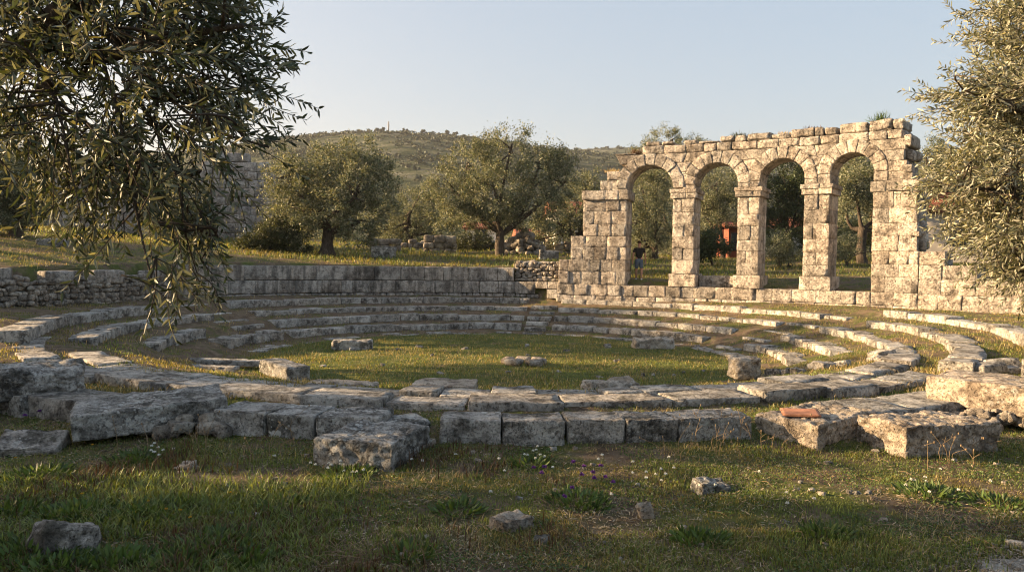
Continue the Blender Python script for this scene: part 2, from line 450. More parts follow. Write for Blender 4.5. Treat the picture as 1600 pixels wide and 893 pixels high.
# ------------------------------------------------------------------ seating rows
def row(label, k, th0, th1, w=.42, h=.30, ln=.9, z=None, zend=None, ri=None, ruin=.5, mat=ST_SEAT, cat='seating row', group='curved stone seating rows', name='seating_row', gap=.018, seg=None):
    ri = RK[k] if ri is None else ri
    z = ZK[k] if z is None else z; zend = z if zend is None else zend
    tm = R((th0+th1)/2); bx, by = CX+ri*math.cos(tm), CY+ri*math.sin(tm)
    root = empty(name, (bx, by, z-h), label, cat, group)
    rm = ri+w/2; total = abs(R(th1-th0))*rm; a = 0.; sg = 1 if th1 > th0 else -1
    while a < total-.15:
        l = ln*random.uniform(.62, 1.35)
        if total-a-l < .4: l = total-a
        c = a+l/2; th = R(th0)+sg*c/rm
        f = c/total; zt = z+(zend-z)*f + random.gauss(0, .012*(1+ruin))
        ww = w*1.18*random.uniform(.9, 1.08+.10*ruin); hh = h
        sd = random.random()*1000
        v, q = stone((l-gap*random.uniform(.4, 1.4), ww, hh), .018, seg or (6, 4, 3), sd, .010+.008*ruin, 3.5, .025+.03*ruin)
        v = rot3(v, random.gauss(0, .02*ruin), random.gauss(0, .015*ruin), random.gauss(0, .012*ruin))
        off = random.gauss(0, .02*ruin)
        tt = th + sg*v[:, 0]/rm; rr = ri+ww/2+off+v[:, 1]
        P = np.stack([CX+rr*np.cos(tt), CY+rr*np.sin(tt), zt-hh/2+v[:, 2]], -1)
        mb = MB(); mb.add(P, q if sg < 0 else q[:, ::-1]); mb.build('seat_block', mat, root)
        a += l
    return root

row('low kerb of thin slabs behind the grass circle, left of the central stair', 1, 147, 86.5, .34, .16, .9, ruin=1.0)
row('short curved kerb at the far left edge of the grass circle', 1, 178, 149, .44, .16, .8, ruin=.8)
row('low kerb of thin slabs behind the grass circle, right of the central stair', 1, 75.5, 47, .34, .16, .8, ruin=.6)
row('broken low kerb at the right edge of the grass circle by the upright stump', 1, 36, 2, .40, .16, .7, ruin=1.3)
row('lowest raised seating row left of the central stair', 2, 152, 84.2, .42, .32, .95, ruin=.7)
row('knobbly lowest seating row curling round the left of the circle', 2, 177, 155, .52, .34, .45, z=.33, ruin=1.4)
row('second raised seating row left of the central stair', 3, 150, 84, .42, .34, .95, ruin=.4)
row('third raised seating row left of the central stair', 4, 149, 84, .42, .30, 1.0, ruin=.3)
row('topmost seating row left of the central stair, under the tall retaining wall', 5, 150, 84, .42, .34, .95, ruin=.3)
row('lowest raised seating row right of the central stair', 2, 75.6, 29, .42, .32, .8, zend=.25, ruin=.7)
row('second raised seating row right of the central stair', 3, 76.2, 27, .42, .34, .85, zend=.5, ruin=.5)
row('third raised seating row right of the central stair', 4, 76.6, 22, .42, .30, .9, zend=.76, ruin=.5)
row('topmost seating row right of the central stair, under the arcade podium', 5, 77, 18.5, .42, .34, .9, zend=1.04, ruin=.4)
# left wing
row('middle seating row of the left wing, ending in a broken end block', 3, 173, 197, .46, .32, 1.0, ruin=.8)
row('long seating row of the left wing with its sharp broken end', 4, 160, 206, .50, .34, 1.1, z=.84, ruin=.6)
row('topmost seating row of the left wing, below the rubble wall', 5, 164, 212, .52, .34, 1.05, z=1.12, ruin=.5)
# right wing
row('short innermost seating row of the right wing', 2, 13, -16, .44, .32, .5, z=.27, ruin=1.3)
row('second seating row of the right wing, broken off near the rubble', 3, 11, -15, .44, .34, .55, z=.53, ruin=1.1)
row('long seating row sweeping from the right wing round the front of the circle', 4, 10, -143, .46, .24, .85, z=.80, zend=.74, ruin=1.0)
row('wide seating row of the right wing ending in stacked broken slabs', 5, 7, -42, .48, .34, .75, z=1.06, zend=.95, ruin=.9)
row('outermost seating row of the right wing below the sunlit low wall', 6, 12.5, -46, .46, .34, 1.0, z=1.27, zend=1.15, ruin=.6)
# front
row('second kerb row across the front of the circle', 5, -47, -158, .50, .20, 1.15, z=.845, ri=10.62, ruin=.9, seg=(9, 4, 2))
row('rough slabs of the outer front row between the two right hand blocks', 6, -69, -50, .62, .26, 1.3, z=.86, ri=11.75, ruin=.8, seg=(9, 5, 3))
row('worn slabs of the outer front row beneath the left fallen blocks', 6, -107, -127, .62, .30, 1.0, z=.88, ri=11.9, ruin=.8, seg=(8, 5, 3))

# stairs between the seat wedges
def stair(label, th0, th1, treads, mat=ST_SEAT):
    tm = R((th0+th1)/2); r0, z0 = treads[0][:2]
    root = empty('stone_stair', (CX+r0*math.cos(tm), CY+r0*math.sin(tm), z0-.15), label, 'stair', 'radial stairs between the seats')
    for (rr0, zt, dep) in treads:
        n = 2 if abs(th1-th0)*rr0*.01745 > .9 else 1
        for i in range(n):
            a0 = th0+(th1-th0)*i/n; a1 = th0+(th1-th0)*(i+1)/n; wd = abs(R(a1-a0))*rr0-.02
            v, q = stone((wd, dep, .17), .025, (3, 2, 1), random.random()*999, .014, 4, .03)
            tt = R((a0+a1)/2)-v[:, 0]/rr0; rr = rr0+dep/2+v[:, 1]
            mb = MB(); mb.add(np.stack([CX+rr*np.cos(tt), CY+rr*np.sin(tt), zt-.085+v[:, 2]], -1), q); mb.build('tread', mat, root)
stair('narrow central stair climbing between the two banks of seats', 83.2, 77.0, [(6.6, .05, .32), (7.25, .20, .36), (7.85, .36, .36), (8.45, .51, .36), (9.1, .67, .38), (9.85, .86, .40)])
stair('ruined right hand stair of thin slabs between the far rows and right wing', 21, 13, [(7.2, .12, .3), (8.2, .36, .3), (9.0, .55, .3), (9.9, .78, .34), (11.0, 1.03, .34)])
stair('ruined left hand stair of thin slabs beside the left wing', 162, 153, [(8.6, .50, .3), (9.3, .62, .3), (10.1, .80, .34), (11.2, 1.06, .34)])

# ------------------------------------------------------------------ retaining wall (ashlar, two courses)
def ring_course(mb, R0f, th0, th1, z0, z1, T, wlo, whi, seg=(4, 2, 3), amp=.012, r=.018, gap=.014):
    th = th0
    while th > th1+.3:
        rr0 = float(R0f(th)); l = random.uniform(wlo, whi); dth = math.degrees(l/rr0)
        if th-dth-th1 < math.degrees(.4/rr0): dth = th-th1; l = R(dth)*rr0
        v, q = stone((l-gap, T, z1-z0-gap), r, seg, random.random()*999, amp, 2.8, .025)
        tt = R(th-dth/2)-v[:, 0]/rr0; rr = R0f(np.degrees(tt)) + T/2+v[:, 1]+random.gauss(0, .006)
        mb.add(np.stack([CX+rr*np.cos(tt), CY+rr*np.sin(tt), (z0+z1)/2+v[:, 2]], -1), q)
        th -= dth

rw = empty('retaining_wall', (CX+wall_R(115)*math.cos(R(115)), CY+wall_R(115)*math.sin(R(115)), 1.1), 'long curved retaining wall of two ashlar courses, grey with dark vertical streaks, behind the seats', 'wall')
mb = MB(); ring_course(mb, wall_R, 151, 87.6, 1.79, 2.37, .6, .7, 1.25); mb.build('upper_course', ST_WALL, rw)
mb = MB(); ring_course(mb, wall_R, 151, 83.0, 1.27, 1.785, .6, .6, 1.15); ring_course(mb, wall_R, 83.0, 77.2, 1.50, 1.80, .6, .5, .8); mb.build('lower_course', ST_WALL, rw)
mb = MB(); ring_course(mb, lambda t: wall_R(t)-.03, 151, 82.2, 1.08, 1.262, .5, .18, .6, (2, 1, 1), .02, .05, .02); ring_course(mb, lambda t: wall_R(t)-.03, 80.4, 77.4, 1.10, 1.49, .5, .5, .8); mb.build('footing', ST_WALL, rw)

# ------------------------------------------------------------------ rubble walls and heaps
def rubble_face(mb, pts, z0, z1, T=.35, lo=.10, hi=.34, hl=.09, hh=.2, back=0., jag=.12):
    pts = np.asarray(pts, float); seg = np.linalg.norm(np.diff(pts, axis=0), axis=1); cum = np.r_[0, np.cumsum(seg)]
    def pos(s):
        k = min(max(np.searchsorted(cum, s)-1, 0), len(seg)-1); u = (s-cum[k])/seg[k]
        p = pts[k]*(1-u)+pts[k+1]*u; d = (pts[k+1]-pts[k])/seg[k]; return p, d
    z = z0
    while z < z1:
        h = random.uniform(hl, hh); s = -random.uniform(0, .2)
        while s < cum[-1]:
            l = random.uniform(lo, hi); hhh = h*random.uniform(.75, 1.25)
            p, d = pos(min(max(s+l/2, 0), cum[-1])); n = np.array([-d[1], d[0]])
            if z < z1-jag or random.random() < .6:
                v, q = stone((l*.96, T*random.uniform(.7, 1.2), hhh), min(l, hhh)*.32, (2, 2, 2), random.random()*999, .035, 5, .05, octv=2)
                v = rot3(v, random.gauss(0, .08), random.gauss(0, .12), math.atan2(d[1], d[0])+random.gauss(0, .12))
                f = (z-z0)
                v = v + [p[0]+n[0]*(T/2+back*f), p[1]+n[1]*(T/2+back*f), z+hhh/2]
                mb.add(v, q)
            s += l
        z += h*.92

rub = empty('rubble_wall', (-12.6, 23.2, 1.1), 'rough rubble wall of small pale stones at the far left of the seats', 'wall')
mb = MB(); rubble_face(mb, [(-14.6, 19.6), (-13.4, 21.6), (-12.7, 23.3), (-12.05, 26.6)], 1.08, 2.0, .4); mb.build('rubble_facing', ST_RUB, rub)
for (x, y, l, h, rz) in ((-13.25, 22.2, 1.0, .40, 1.1), (-12.75, 23.8, 1.25, .42, 1.3), (-12.35, 26.0, .8, .35, 1.4)):
    v, q = stone((l, .5, h), .06, (7, 4, 4), random.random()*99, .03, 3, .06); v = rotz(v, rz)+[x-.1, y, 2.0]
    mb = MB(); mb.add(v, q); mb.build('cap_block', ST_WALL, rub)
pb = empty('stone_pier', (-14.6, 21.3, 1.1), 'grey upright ashlar pier at the left edge beside the rubble wall', 'pier')
for z, h in ((1.35, .62), (1.97, .6)):
    v, q = stone((.9, .9, h), .04, (5, 5, 4), z*9, .02, 3, .04); mb = MB(); mb.add(rotz(v, .5)+[-14.65, 21.3, z], q); mb.build('pier_block', ST_WALL, pb)

mb = MB(); rubble_face(mb, [(.15, 32.42), (2.2, 32.0)], 1.80, 2.62, .5, .12, .3, .09, .16, .28, .05)
tag(mb.build('rubble_bank', ST_RUB, loc=(1.1, 32.4, 1.8)), 'sloping bank of small loose stones between the retaining wall and the arcade', 'rubble bank')

def heap(name, label, c, wx, wy, h, n, lo=.15, hi=.4, group=None):
    mb = MB(); g0 = gz(c[0], c[1])
    for i in range(n):
        a = random.random()*6.283; rr = math.sqrt(random.random()); x = rr*math.cos(a)*wx/2; y = rr*math.sin(a)*wy/2
        zt = h*(1-rr**1.4); zz = zt*(.55+.45*random.random()) if rr < .85 else 0
        s = random.uniform(lo, hi)
        v, q = stone((s*1.3, s, s*.75), s*.22, (2, 2, 2), random.random()*999, .03, 4, .06, octv=2)
        v = rot3(v, random.gauss(0, .3), random.gauss(0, .3), random.random()*6) + [c[0]+x, c[1]+y, g0+zz+.04]
        mb.add(v, q)
    return tag(mb.build(name, ST_RUB, loc=(c[0], c[1], g0)), label, 'stone heap', group)

# ------------------------------------------------------------------ fallen blocks (each its own thing)
def block(name, label, corner_l, corner_r, depth, z0, z1, mat=ST_NEAR, cat='stone block', group=None, pit=.014, tilt=(0, 0), fine=.035, r=.018, seed=1, amp=.012, z1r=None, octv=4):
    """front edge runs from corner_l to corner_r, the block lies behind it"""
    A, B = np.array(corner_l, float), np.array(corner_r, float); L = np.linalg.norm(B-A); d = (B-A)/L; n = np.array([-d[1], d[0]])
    h = z1-z0; seg = tuple(int(min(70, max(3, s/fine))) for s in (L, depth, h))
    v, q = stone((L, depth, h), r, seg, seed, amp, 2.6, .05, pit, 13., octv)
    v = rot3(v, tilt[0], tilt[1], 0)
    c = (A+B)/2+n*depth/2
    v = rotz(v, math.atan2(d[1], d[0])) + [c[0], c[1], (z0+z1)/2]
    mb = MB(); mb.add(v, q)
    return tag(mb.build(name, mat, loc=(c[0], c[1], z0)), label, cat, group)

block('stone_block', 'big dark pitted block lying across the outer row at the left edge', (-7.9, 8.62), (-5.62, 9.86), 1.1, .76, 1.16, pit=.05, seed=3, fine=.028, r=.07, amp=.05, tilt=(0, -.01))
heap('rubble_support', 'small brown rubble wedged under the dark pitted block', (-6.75, 9.85), 1.1, .7, .36, 26, .14, .32)
block('stone_block', 'tilted slab with pale lichen discs resting on small stones, front left', (-4.72, 8.05), (-3.30, 8.78), .95, .68, .98, pit=.016, seed=8, fine=.022, r=.02, amp=.018, tilt=(.02, -.055))
heap('rubble_support', 'little stones propping the right end of the tilted lichen slab', (-3.70, 8.72), 1.0, .5, .20, 30, .10, .22)
block('stone_block', 'squarish block with white lichen standing alone in front of the outer row', (-1.98, 7.50), (-1.14, 7.26), .98, .52, .86, pit=.026, seed=5, fine=.018, r=.022, amp=.018)
block('flat_stone', 'whitish flat stone beside the squarish lichen block', (-1.02, 7.95), (-.78, 8.2), .55, .55, .70, ST_WARM, 'flat stone', None, .02, seed=15, r=.05)
block('flat_stone', 'pale slab behind the squarish lichen block', (-1.35, 8.45), (-.9, 8.7), .5, .6, .80, ST_NEAR, 'flat stone', None, .02, seed=16, r=.05)
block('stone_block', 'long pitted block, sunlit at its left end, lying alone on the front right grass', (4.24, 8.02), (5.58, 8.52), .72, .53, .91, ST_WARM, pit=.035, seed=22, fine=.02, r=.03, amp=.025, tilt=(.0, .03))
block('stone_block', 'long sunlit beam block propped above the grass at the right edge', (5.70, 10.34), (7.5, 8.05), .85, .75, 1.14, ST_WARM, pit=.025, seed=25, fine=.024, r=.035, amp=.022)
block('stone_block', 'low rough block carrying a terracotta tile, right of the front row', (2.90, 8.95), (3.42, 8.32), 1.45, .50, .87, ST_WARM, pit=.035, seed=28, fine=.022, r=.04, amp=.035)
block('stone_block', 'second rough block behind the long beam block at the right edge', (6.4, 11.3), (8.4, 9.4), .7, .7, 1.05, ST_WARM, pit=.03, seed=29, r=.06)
heap('rubble_support', 'pale rubble under the propped beam block at the right edge', (6.35, 9.75), 1.3, .6, .22, 30, .10, .24)
# outer front row: big separate seat blocks
fr = [(-.78, -.10, 'first big seat block of the front row, beside the lone squarish block'), (-.08, .61, 'second big seat block of the front row, split by a gap from the first'),
      (.635, 1.285, 'third big seat block of the front row, with a chipped right corner'), (1.30, 1.90, 'fourth big seat block of the front row, next to the longest one'), (1.915, 2.80, 'longest seat block of the front row, touching the block that carries the tile')]
for i, (xa, xb, lb) in enumerate(fr):
    def yy(x): return CY-math.sqrt(12.52**2-(x-CX)**2)
    block('seat_block', lb, (xa, yy(xa)+random.gauss(0, .015)), (xb, yy(xb)+random.gauss(0, .015)), .52, .50, .885+random.gauss(0, .012), ST_NEAR, 'seat block', 'large seat blocks of the front row', .012, (random.gauss(0, .015), random.gauss(0, .012)), .022, .02, 40+i, .012)
fl = [(-3.42, -2.78, 'left most big seat block of the row behind the tilted lichen slab'), (-2.765, -2.19, 'middle big seat block between the tilted slab and squarish block'), (-2.175, -1.45, 'seat block with pale top half hidden by the squarish lichen block')]
for i, (xa, xb, lb) in enumerate(fl):
    block('seat_block', lb, (xa, yy(xa)), (xb, yy(xb)), .62, .50, .885+random.gauss(0, .01), ST_NEAR, 'seat block', 'large seat blocks of the front row', .012, (0, 0), .024, .02, 50+i, .012)
# orchestra stones
block('stone_block', 'dark grey block at the back left of the grass circle', (-5.22, 21.75), (-4.05, 21.85), .5, -.05, .30, ST_NEAR, pit=.03, seed=60, fine=.06, r=.07)
block('stone_block', 'long grey block pointing inward at the left edge of the grass circle', (-5.75, 17.1), (-4.7, 15.75), .55, 0.02, .36, ST_NEAR, pit=.02, seed=61, fine=.05, r=.05)
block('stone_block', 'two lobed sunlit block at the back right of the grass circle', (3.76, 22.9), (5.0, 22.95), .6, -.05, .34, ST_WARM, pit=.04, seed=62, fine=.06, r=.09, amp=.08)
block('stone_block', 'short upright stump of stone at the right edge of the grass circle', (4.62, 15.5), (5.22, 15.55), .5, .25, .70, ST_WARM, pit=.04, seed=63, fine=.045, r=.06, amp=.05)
w = empty('well_mouth', (.32, 19.3, 0), 'low round stone well mouth in the middle of the grass circle', 'well')
for i in range(5):
    a = i/5*6.283+.3
    v, q = stone((.42, .3, .16), .06, (3, 2, 2), 70+i, .03, 4, .05); v = rot3(v, random.gauss(0, .12), random.gauss(0, .1), a+1.57)
    mb = MB(); mb.add(v+[.32+.42*math.cos(a), 19.3+.36*math.sin(a), .09], q); mb.build('rim_stone', ST_WARM, w)
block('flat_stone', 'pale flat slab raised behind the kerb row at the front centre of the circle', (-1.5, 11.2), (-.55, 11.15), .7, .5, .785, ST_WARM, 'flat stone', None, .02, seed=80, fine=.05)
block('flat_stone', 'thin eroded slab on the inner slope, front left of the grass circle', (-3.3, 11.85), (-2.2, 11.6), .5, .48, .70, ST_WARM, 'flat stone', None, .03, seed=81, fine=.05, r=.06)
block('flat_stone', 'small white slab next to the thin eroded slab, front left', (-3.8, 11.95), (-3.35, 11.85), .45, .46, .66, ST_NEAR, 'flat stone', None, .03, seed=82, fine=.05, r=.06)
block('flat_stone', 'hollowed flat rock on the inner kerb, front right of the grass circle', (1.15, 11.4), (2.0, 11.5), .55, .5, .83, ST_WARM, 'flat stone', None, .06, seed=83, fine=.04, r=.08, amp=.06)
block('flat_stone', 'long threshold slab set in the ground at the left of the circle', (-8.3, 18.05), (-5.6, 17.6), .35, .08, .22, ST_SEAT, 'flat stone', None, .02, seed=84, fine=.08)
block('flat_stone', 'thin pale slab lying in front of the long threshold slab', (-7.6, 16.75), (-6.1, 16.55), .3, .12, .24, ST_SEAT, 'flat stone', None, .02, seed=85, fine=.08)
def scatter(label, group, c, wx, wy, n, lo, hi):
    for i in range(n):
        x, y = c[0]+random.uniform(-.5, .5)*wx, c[1]+random.uniform(-.5, .5)*wy; g = gz(x, y); s_ = random.uniform(lo, hi)
        v, q = stone((s_*1.5, s_, s_*.55), s_*.10, (5, 4, 3), random.random()*999, .05*s_, 5, .25*s_); v = rot3(v, random.gauss(0, .15), random.gauss(0, .15), random.random()*6)+[x, y, g+s_*.16]
        mb = MB(); mb.add(v, q); tag(mb.build('broken_stone', ST_SEAT, loc=(x, y, g)), label, 'broken stone', group)
scatter('broken stone lying among the inner rows of the right wing', 'broken stones among the right wing rows', (7.0, 16.0), 2.6, 1.2, 18, .14, .36)
scatter('broken slab piece at the end of the wide right wing row', 'slab pieces at the end of the wide right wing row', (9.0, 13.6), 1.6, .9, 14, .18, .42)

tile_m = mat_plain('terracotta', (.33, .155, .095), .9, .35, 9.)
v, q = stone((.43, .33, .030), .005, (12, 9, 1), 4, .004, 6, .05); v = rot3(v, .03, -.03, -.25)+[3.42, 8.86, .90]
mb = MB(); mb.add(v, q); tag(mb.build('roof_tile', tile_m, loc=(3.42, 8.80, .87)), 'flat orange terracotta tile lying on a rough block', 'tile')

# ------------------------------------------------------------------ arcade
T0 = 1.3
def course(mb, s0, s1, z0, z1, T=T0, t0=0., wlo=.45, whi=1.0, gap=.004, seg=(6, 3, 4), r=.010, amp=.013, chip=.028, jit=.012):
    s = s0
    while s < s1-.02:
        l = random.uniform(wlo, whi)
        if s1-s-l < wlo*.6: l = s1-s
        v, q = stone((l-gap, T, z1-z0-gap), r, seg, random.random()*999, amp, 2.7, chip)
        mb.add(arcmap(v+[s+l/2, t0+T/2+random.gauss(0, jit), (z0+z1)/2]), q); s += l
def quad_block(mb, s00, s10, s11, s01, z0, z1, T=T0, t0=0., gap=.008):
    """block whose ends are slanted: s00,s10 at the bottom, s01,s11 at the top"""
    wd = max(.05, (s10-s00+s11-s01)/2)
    v, q = stone((wd, T, z1-z0-gap), .016, (5, 3, 4), random.random()*999, .014, 2.7, .03)
    u = v[:, 0]/wd+.5; k = v[:, 2]/(z1-z0)+.5
    a = s00*(1-k)+s01*k+gap/2; b = s10*(1-k)+s11*k-gap/2
    v = np.stack([a*(1-u)+b*u, v[:, 1]+t0+T/2, v[:, 2]+(z0+z1)/2], -1); mb.add(arcmap(v), q)
def courses(mb, s0, s1, z0, z1, n, **kw):
    hs = np.array([random.uniform(.85, 1.15) for _ in range(n)]); zz = z0+(z1-z0)*np.r_[0, np.cumsum(hs)/hs.sum()]
    for i in range(n): course(mb, s0, s1, zz[i], zz[i+1], **kw)

ax_, ay_ = arc(4.5, .6)
arcade = empty('ruined_arcade', (ax_, ay_, 1.1), 'tall ruined arcade of four round stone arches on the right behind the seats', 'arcade')
ZS, ZI, ZT = 1.72, 5.20, 5.58
mb = MB(); course(mb, -2.85, 9.1, 1.27, ZS, T0+.1, -.03, .5, .95); course(mb, -2.9, 9.1, .98, 1.262, T0+.1, -.06, .4, 1.0, r=.04, amp=.03); mb.build('podium', ST_ARC, arcade)
# stepped left end pier
mb = MB()
for (s0, z0, z1, n) in ((-2.82, ZS, 2.74, 2), (-2.32, 2.74, 3.72, 2), (-1.82, 3.72, ZI, 3)): courses(mb, s0, -.03, z0, z1, n, wlo=.4, whi=.95)
ep = mb.build('end_pier', ST_ARC, arcade)
mb = MB(); course(mb, -1.88, .06, ZI, ZT, T0+.12, -.07, .5, 1.1); mb.build('impost', ST_ARC, ep)
mb = MB(); course(mb, -1.12, -.02, ZT, 5.98, wlo=.4, whi=.6); course(mb, -.86, -.30, 5.99, 6.36, wlo=.3, whi=.5); mb.build('broken_haunch', ST_ARC, ep)
# three free standing piers
for (a, b) in ((1.83, 2.68), (4.33, 5.14), (6.75, 7.64)):
    mb = MB(); zz = [2.22]
    while zz[-1] < ZI-.3: zz.append(min(ZI, zz[-1]+random.uniform(.4, .56)))
    zz[-1] = ZI
    for i in range(len(zz)-1): course(mb, a, b, zz[i], zz[i+1], wlo=.3 if i % 2 else .6, whi=.5 if i % 2 else .95)
    p = mb.build('pier', ST_ARC, arcade)
    mb = MB(); course(mb, a-.10, b+.10, ZS, 2.215, T0+.16, -.08, .6, 1.2); mb.build('plinth', ST_ARC, p)
    mb = MB(); course(mb, a-.09, b+.09, ZI+.01, ZT-.16, T0+.14, -.07, .5, .8); course(mb, a-.13, b+.13, ZT-.16, ZT, T0+.2, -.10, .5, .9); mb.build('impost', ST_ARC, p)
# right end pier
mb = MB(); courses(mb, 9.07, 10.56, ZS, 3.15, 3, wlo=.45, whi=.9); courses(mb, 9.07, 10.5, 3.15, ZI, 4, wlo=.4, whi=.85); course(mb, 9.05, 10.57, 1.0, 1.27, T0, -.02); course(mb, 9.09, 10.57, 1.275, ZS, T0, -.02)
ep2 = mb.build('end_pier', ST_ARC, arcade)
mb = MB(); course(mb, 8.98, 10.60, ZI+.01, ZT, T0+.12, -.06, .5, 1.0); mb.build('impost', ST_ARC, ep2)
# arches
arches = []
for (a, b, zc) in ((-.03, 1.83, 5.64), (2.68, 4.33, 5.74), (5.14, 6.75, 5.79), (7.64, 9.07, 5.93)):
    c, ri = (a+b)/2, (b-a)/2; ro = ri+.45; arches.append((c, ri, ro, zc)); mb = MB()
    n = 9; cuts = np.linspace(0, math.pi, n+1)
    for i in range(n):
        a0, a1 = cuts[i], cuts[i+1]; dr = random.gauss(0, .012)
        v, q = stone((1., T0+.03, 1.), .018, (7, 3, 6), random.random()*999, .02, 2.5, .035)
        u = v[:, 0]+.5; k = v[:, 2]+.5; g = .006
        an = a0+g+(a1-a0-2*g)*(1-u); rr = ri+dr*.5+(ro-ri)*k
        mb.add(arcmap(np.stack([c+rr*np.cos(an), v[:, 1]+T0/2-.01+random.gauss(0, .006), zc+rr*np.sin(an)], -1)), q)
    if zc-ZT > .08:      # stilted springers
        for s0, s1 in ((c-ro, c-ri), (c+ri, c+ro)): course(mb, s0, s1, ZT+.005, zc-.005, wlo=.3, whi=.6)
    mb.build('arch', ST_ARC, arcade)
# spandrels between the arches
mb = MB()
def ext(k, z, side):
    c, ri, ro, zc = arches[k]; dz = z-zc
    return c+side*(math.sqrt(max(ro*ro-dz*dz, 0)) if dz > 0 else ro) + side*.012
lv = [5.90, 6.25, 6.62, 7.0]
for i in range(3):
    for j in range(3):
        z0, z1 = lv[j], lv[j+1]
        a0, a1, b0, b1 = ext(i, z0, 1), ext(i, z1, 1), ext(i+1, z0, -1), ext(i+1, z1, -1)
        if b0-a0 < .06: a0 = b0 = (a0+b0)/2; a0 -= .02; b0 += .02
        if b1-a1 > .9:
            m0, m1 = (a0+b0)/2, (a1+b1)/2+random.gauss(0, .1); quad_block(mb, a0, m0, m1, a1, z0, z1); quad_block(mb, m0, b0, b1, m1, z0, z1)
        else: quad_block(mb, a0, b0, b1, a1, z0, z1)
for j, se in enumerate((10.12, 10.02, 10.06)):
    z0, z1 = lv[j], lv[j+1]; a0, a1 = ext(3, z0, 1), ext(3, z1, 1)
    quad_block(mb, a0, se, se, a1, z0, z1)
course(mb, arches[3][0]+arches[3][2]+.01, 10.3, ZT+.005, 5.895, wlo=.4, whi=.7)
quad_block(mb, -.32, ext(0, 6.62, -1)+.0, ext(0, 7.0, -1)+.1, -.5, 6.62, 7.0)
mb.build('spandrel', ST_ARC, arcade)
# top courses, broken
mb = MB()
course(mb, -.52, .30, 7.0, 7.06, wlo=.3, whi=.5, r=.02)
course(mb, .55, 9.99, 7.005, 7.33, wlo=.45, whi=1.0, r=.05, amp=.03, chip=.08); course(mb, 10.0, 10.24, 6.72, 7.12, wlo=.3, whi=.6, r=.05, amp=.03, chip=.08)
for (s0, s1, z1) in ((.70, 1.28, 7.52), (1.32, 1.86, 7.50), (2.2, 2.75, 7.50), (2.8, 3.6, 7.42), (3.62, 4.6, 7.58), (4.6, 5.5, 7.62), (5.5, 6.2, 7.52), (6.22, 7.36, 7.66), (7.4, 7.85, 7.6), (7.9, 8.85, 7.68), (8.86, 9.62, 7.72), (9.63, 9.98, 7.68)):
    course(mb, s0, s1, 7.335, z1, T0-.1*random.random(), .03, .5, 1.2, r=.06, amp=.04, chip=.10, seg=(5, 4, 3))
mb.build('parapet', ST_ARC, arcade)
mb = MB(); course(mb, 2.80, 4.22, ZS+.004, 2.16, .5, .55, .45, .6); mb.build('sill_block', ST_ARC, arcade)

# low wall running on from the arcade
lx, ly = arc(13.0, .5)
low = empty('ashlar_wall', (lx, ly, 1.0), 'low sunlit ashlar wall stepping down from the arcade towards the right edge', 'wall')
mb = MB(); zz = [.78, 1.22, 1.70, 2.20, 2.68, 3.14]; ends = [17.5, 17.5, 17.5, 12.3, 11.35]
for i in range(5): course(mb, 10.58, ends[i], zz[i], zz[i+1], 1.0, 0., .5, 1.05)
mb.build('ashlar_courses', ST_ARC, low)
# rough core stones sticking out of the broken right side of the end pier
for i in range(16):
    z = random.uniform(3.3, 6.6); v, q = stone((random.uniform(.25, .45), random.uniform(.4, .9), random.uniform(.2, .35)), .05, (3, 3, 3), i*3.3, .03, 3, .08)
    mb = MB(); mb.add(arcmap(v+[10.42-(z > ZT)*.32+random.uniform(-.05, .10), random.uniform(.3, 1.0), z]), q); mb.build('core_stone', ST_ARC, ep2)


# ------------------------------------------------------------------ tall ruined wall at the left, remnants on the terrace
tw = empty('ruined_wall', (-20, 42., 3.4), 'tall ruined ashlar wall on the left bank behind the hanging olive branches', 'wall')
A, B = np.array([-29., 41.]), np.array([-13.6, 43.]); Ld = np.linalg.norm(B-A); dd = (B-A)/Ld; nn = np.array([-dd[1], dd[0]])
mb = MB(); z = 3.4; i = 0
while z < 8.6:
    h = random.uniform(.42, .62); s = 0.
    while s < Ld:
        l = random.uniform(.6, 1.25); l = min(l, Ld-s)
        topz = 8.3 + .35*math.sin(s*1.1) - (2.2 if 7.6 < s < 9.5 else 0)
        if l > .1 and z+h < topz:
            v, q = stone((l-.01, .8, h-.01), .04, (3, 2, 3), random.random()*999, .03, 2.5, .06)
            c = A+dd*(s+l/2); v = rotz(v, math.atan2(dd[1], dd[0])); mb.add(v+[c[0]+nn[0]*.4, c[1]+nn[1]*.4, z+h/2], q)
        s += l
    z += h
mb.build('ashlar_courses', ST_OLD, tw)

def ground_at(px, d):
    p = at(px, 400, d); return p[0], d
def remnant(label, px, d, wdt, h, depth=.6):
    x, y = ground_at(px, d); g = gz(x, y); root = empty('wall_remnant', (x, y, g), label, 'wall remnant'); z = g-.1
    while z < g+h-.1:
        hh = random.uniform(.28, .45); mb = MB(); s = -wdt/2
        while s < wdt/2-.1:
            l = min(random.uniform(.3, .7), wdt/2-s)
            if l > .12 and (z < g+h*.55 or random.random() < .7):
                v, q = stone((l*.97, depth, hh*.97), .05, (3, 2, 2), random.random()*999, .03, 3, .06); mb.add(v+[x+s+l/2, y+random.gauss(0, .05), z+hh/2], q)
            s += l
        if mb.n: mb.build('stone_course', ST_RUB, root)
        z += hh
remnant('pale stack of squared stones on the terrace between the two big olives', 688, 44, 1.9, .95)
remnant('low tumbled wall of pale stones right of the nearer olive trunk', 602, 42, 1.7, .7)
remnant('low squared stone footing behind the terrace cairn', 872, 44, 1.6, .8)
x, y = ground_at(819, 42); heap('stone_cairn', 'rounded cairn of rubble right of the farther olive trunk', (x, y), 2.4, 1.4, 1.35, 150, .2, .38)
x, y = ground_at(598, 36); block('stone_block', 'low dark boxy block on the terrace right of the nearer olive', (x-.55, y), (x+.55, y), .7, gz(x, y)-.05, gz(x, y)+.52, ST_NEAR, pit=.03, seed=90, fine=.07)
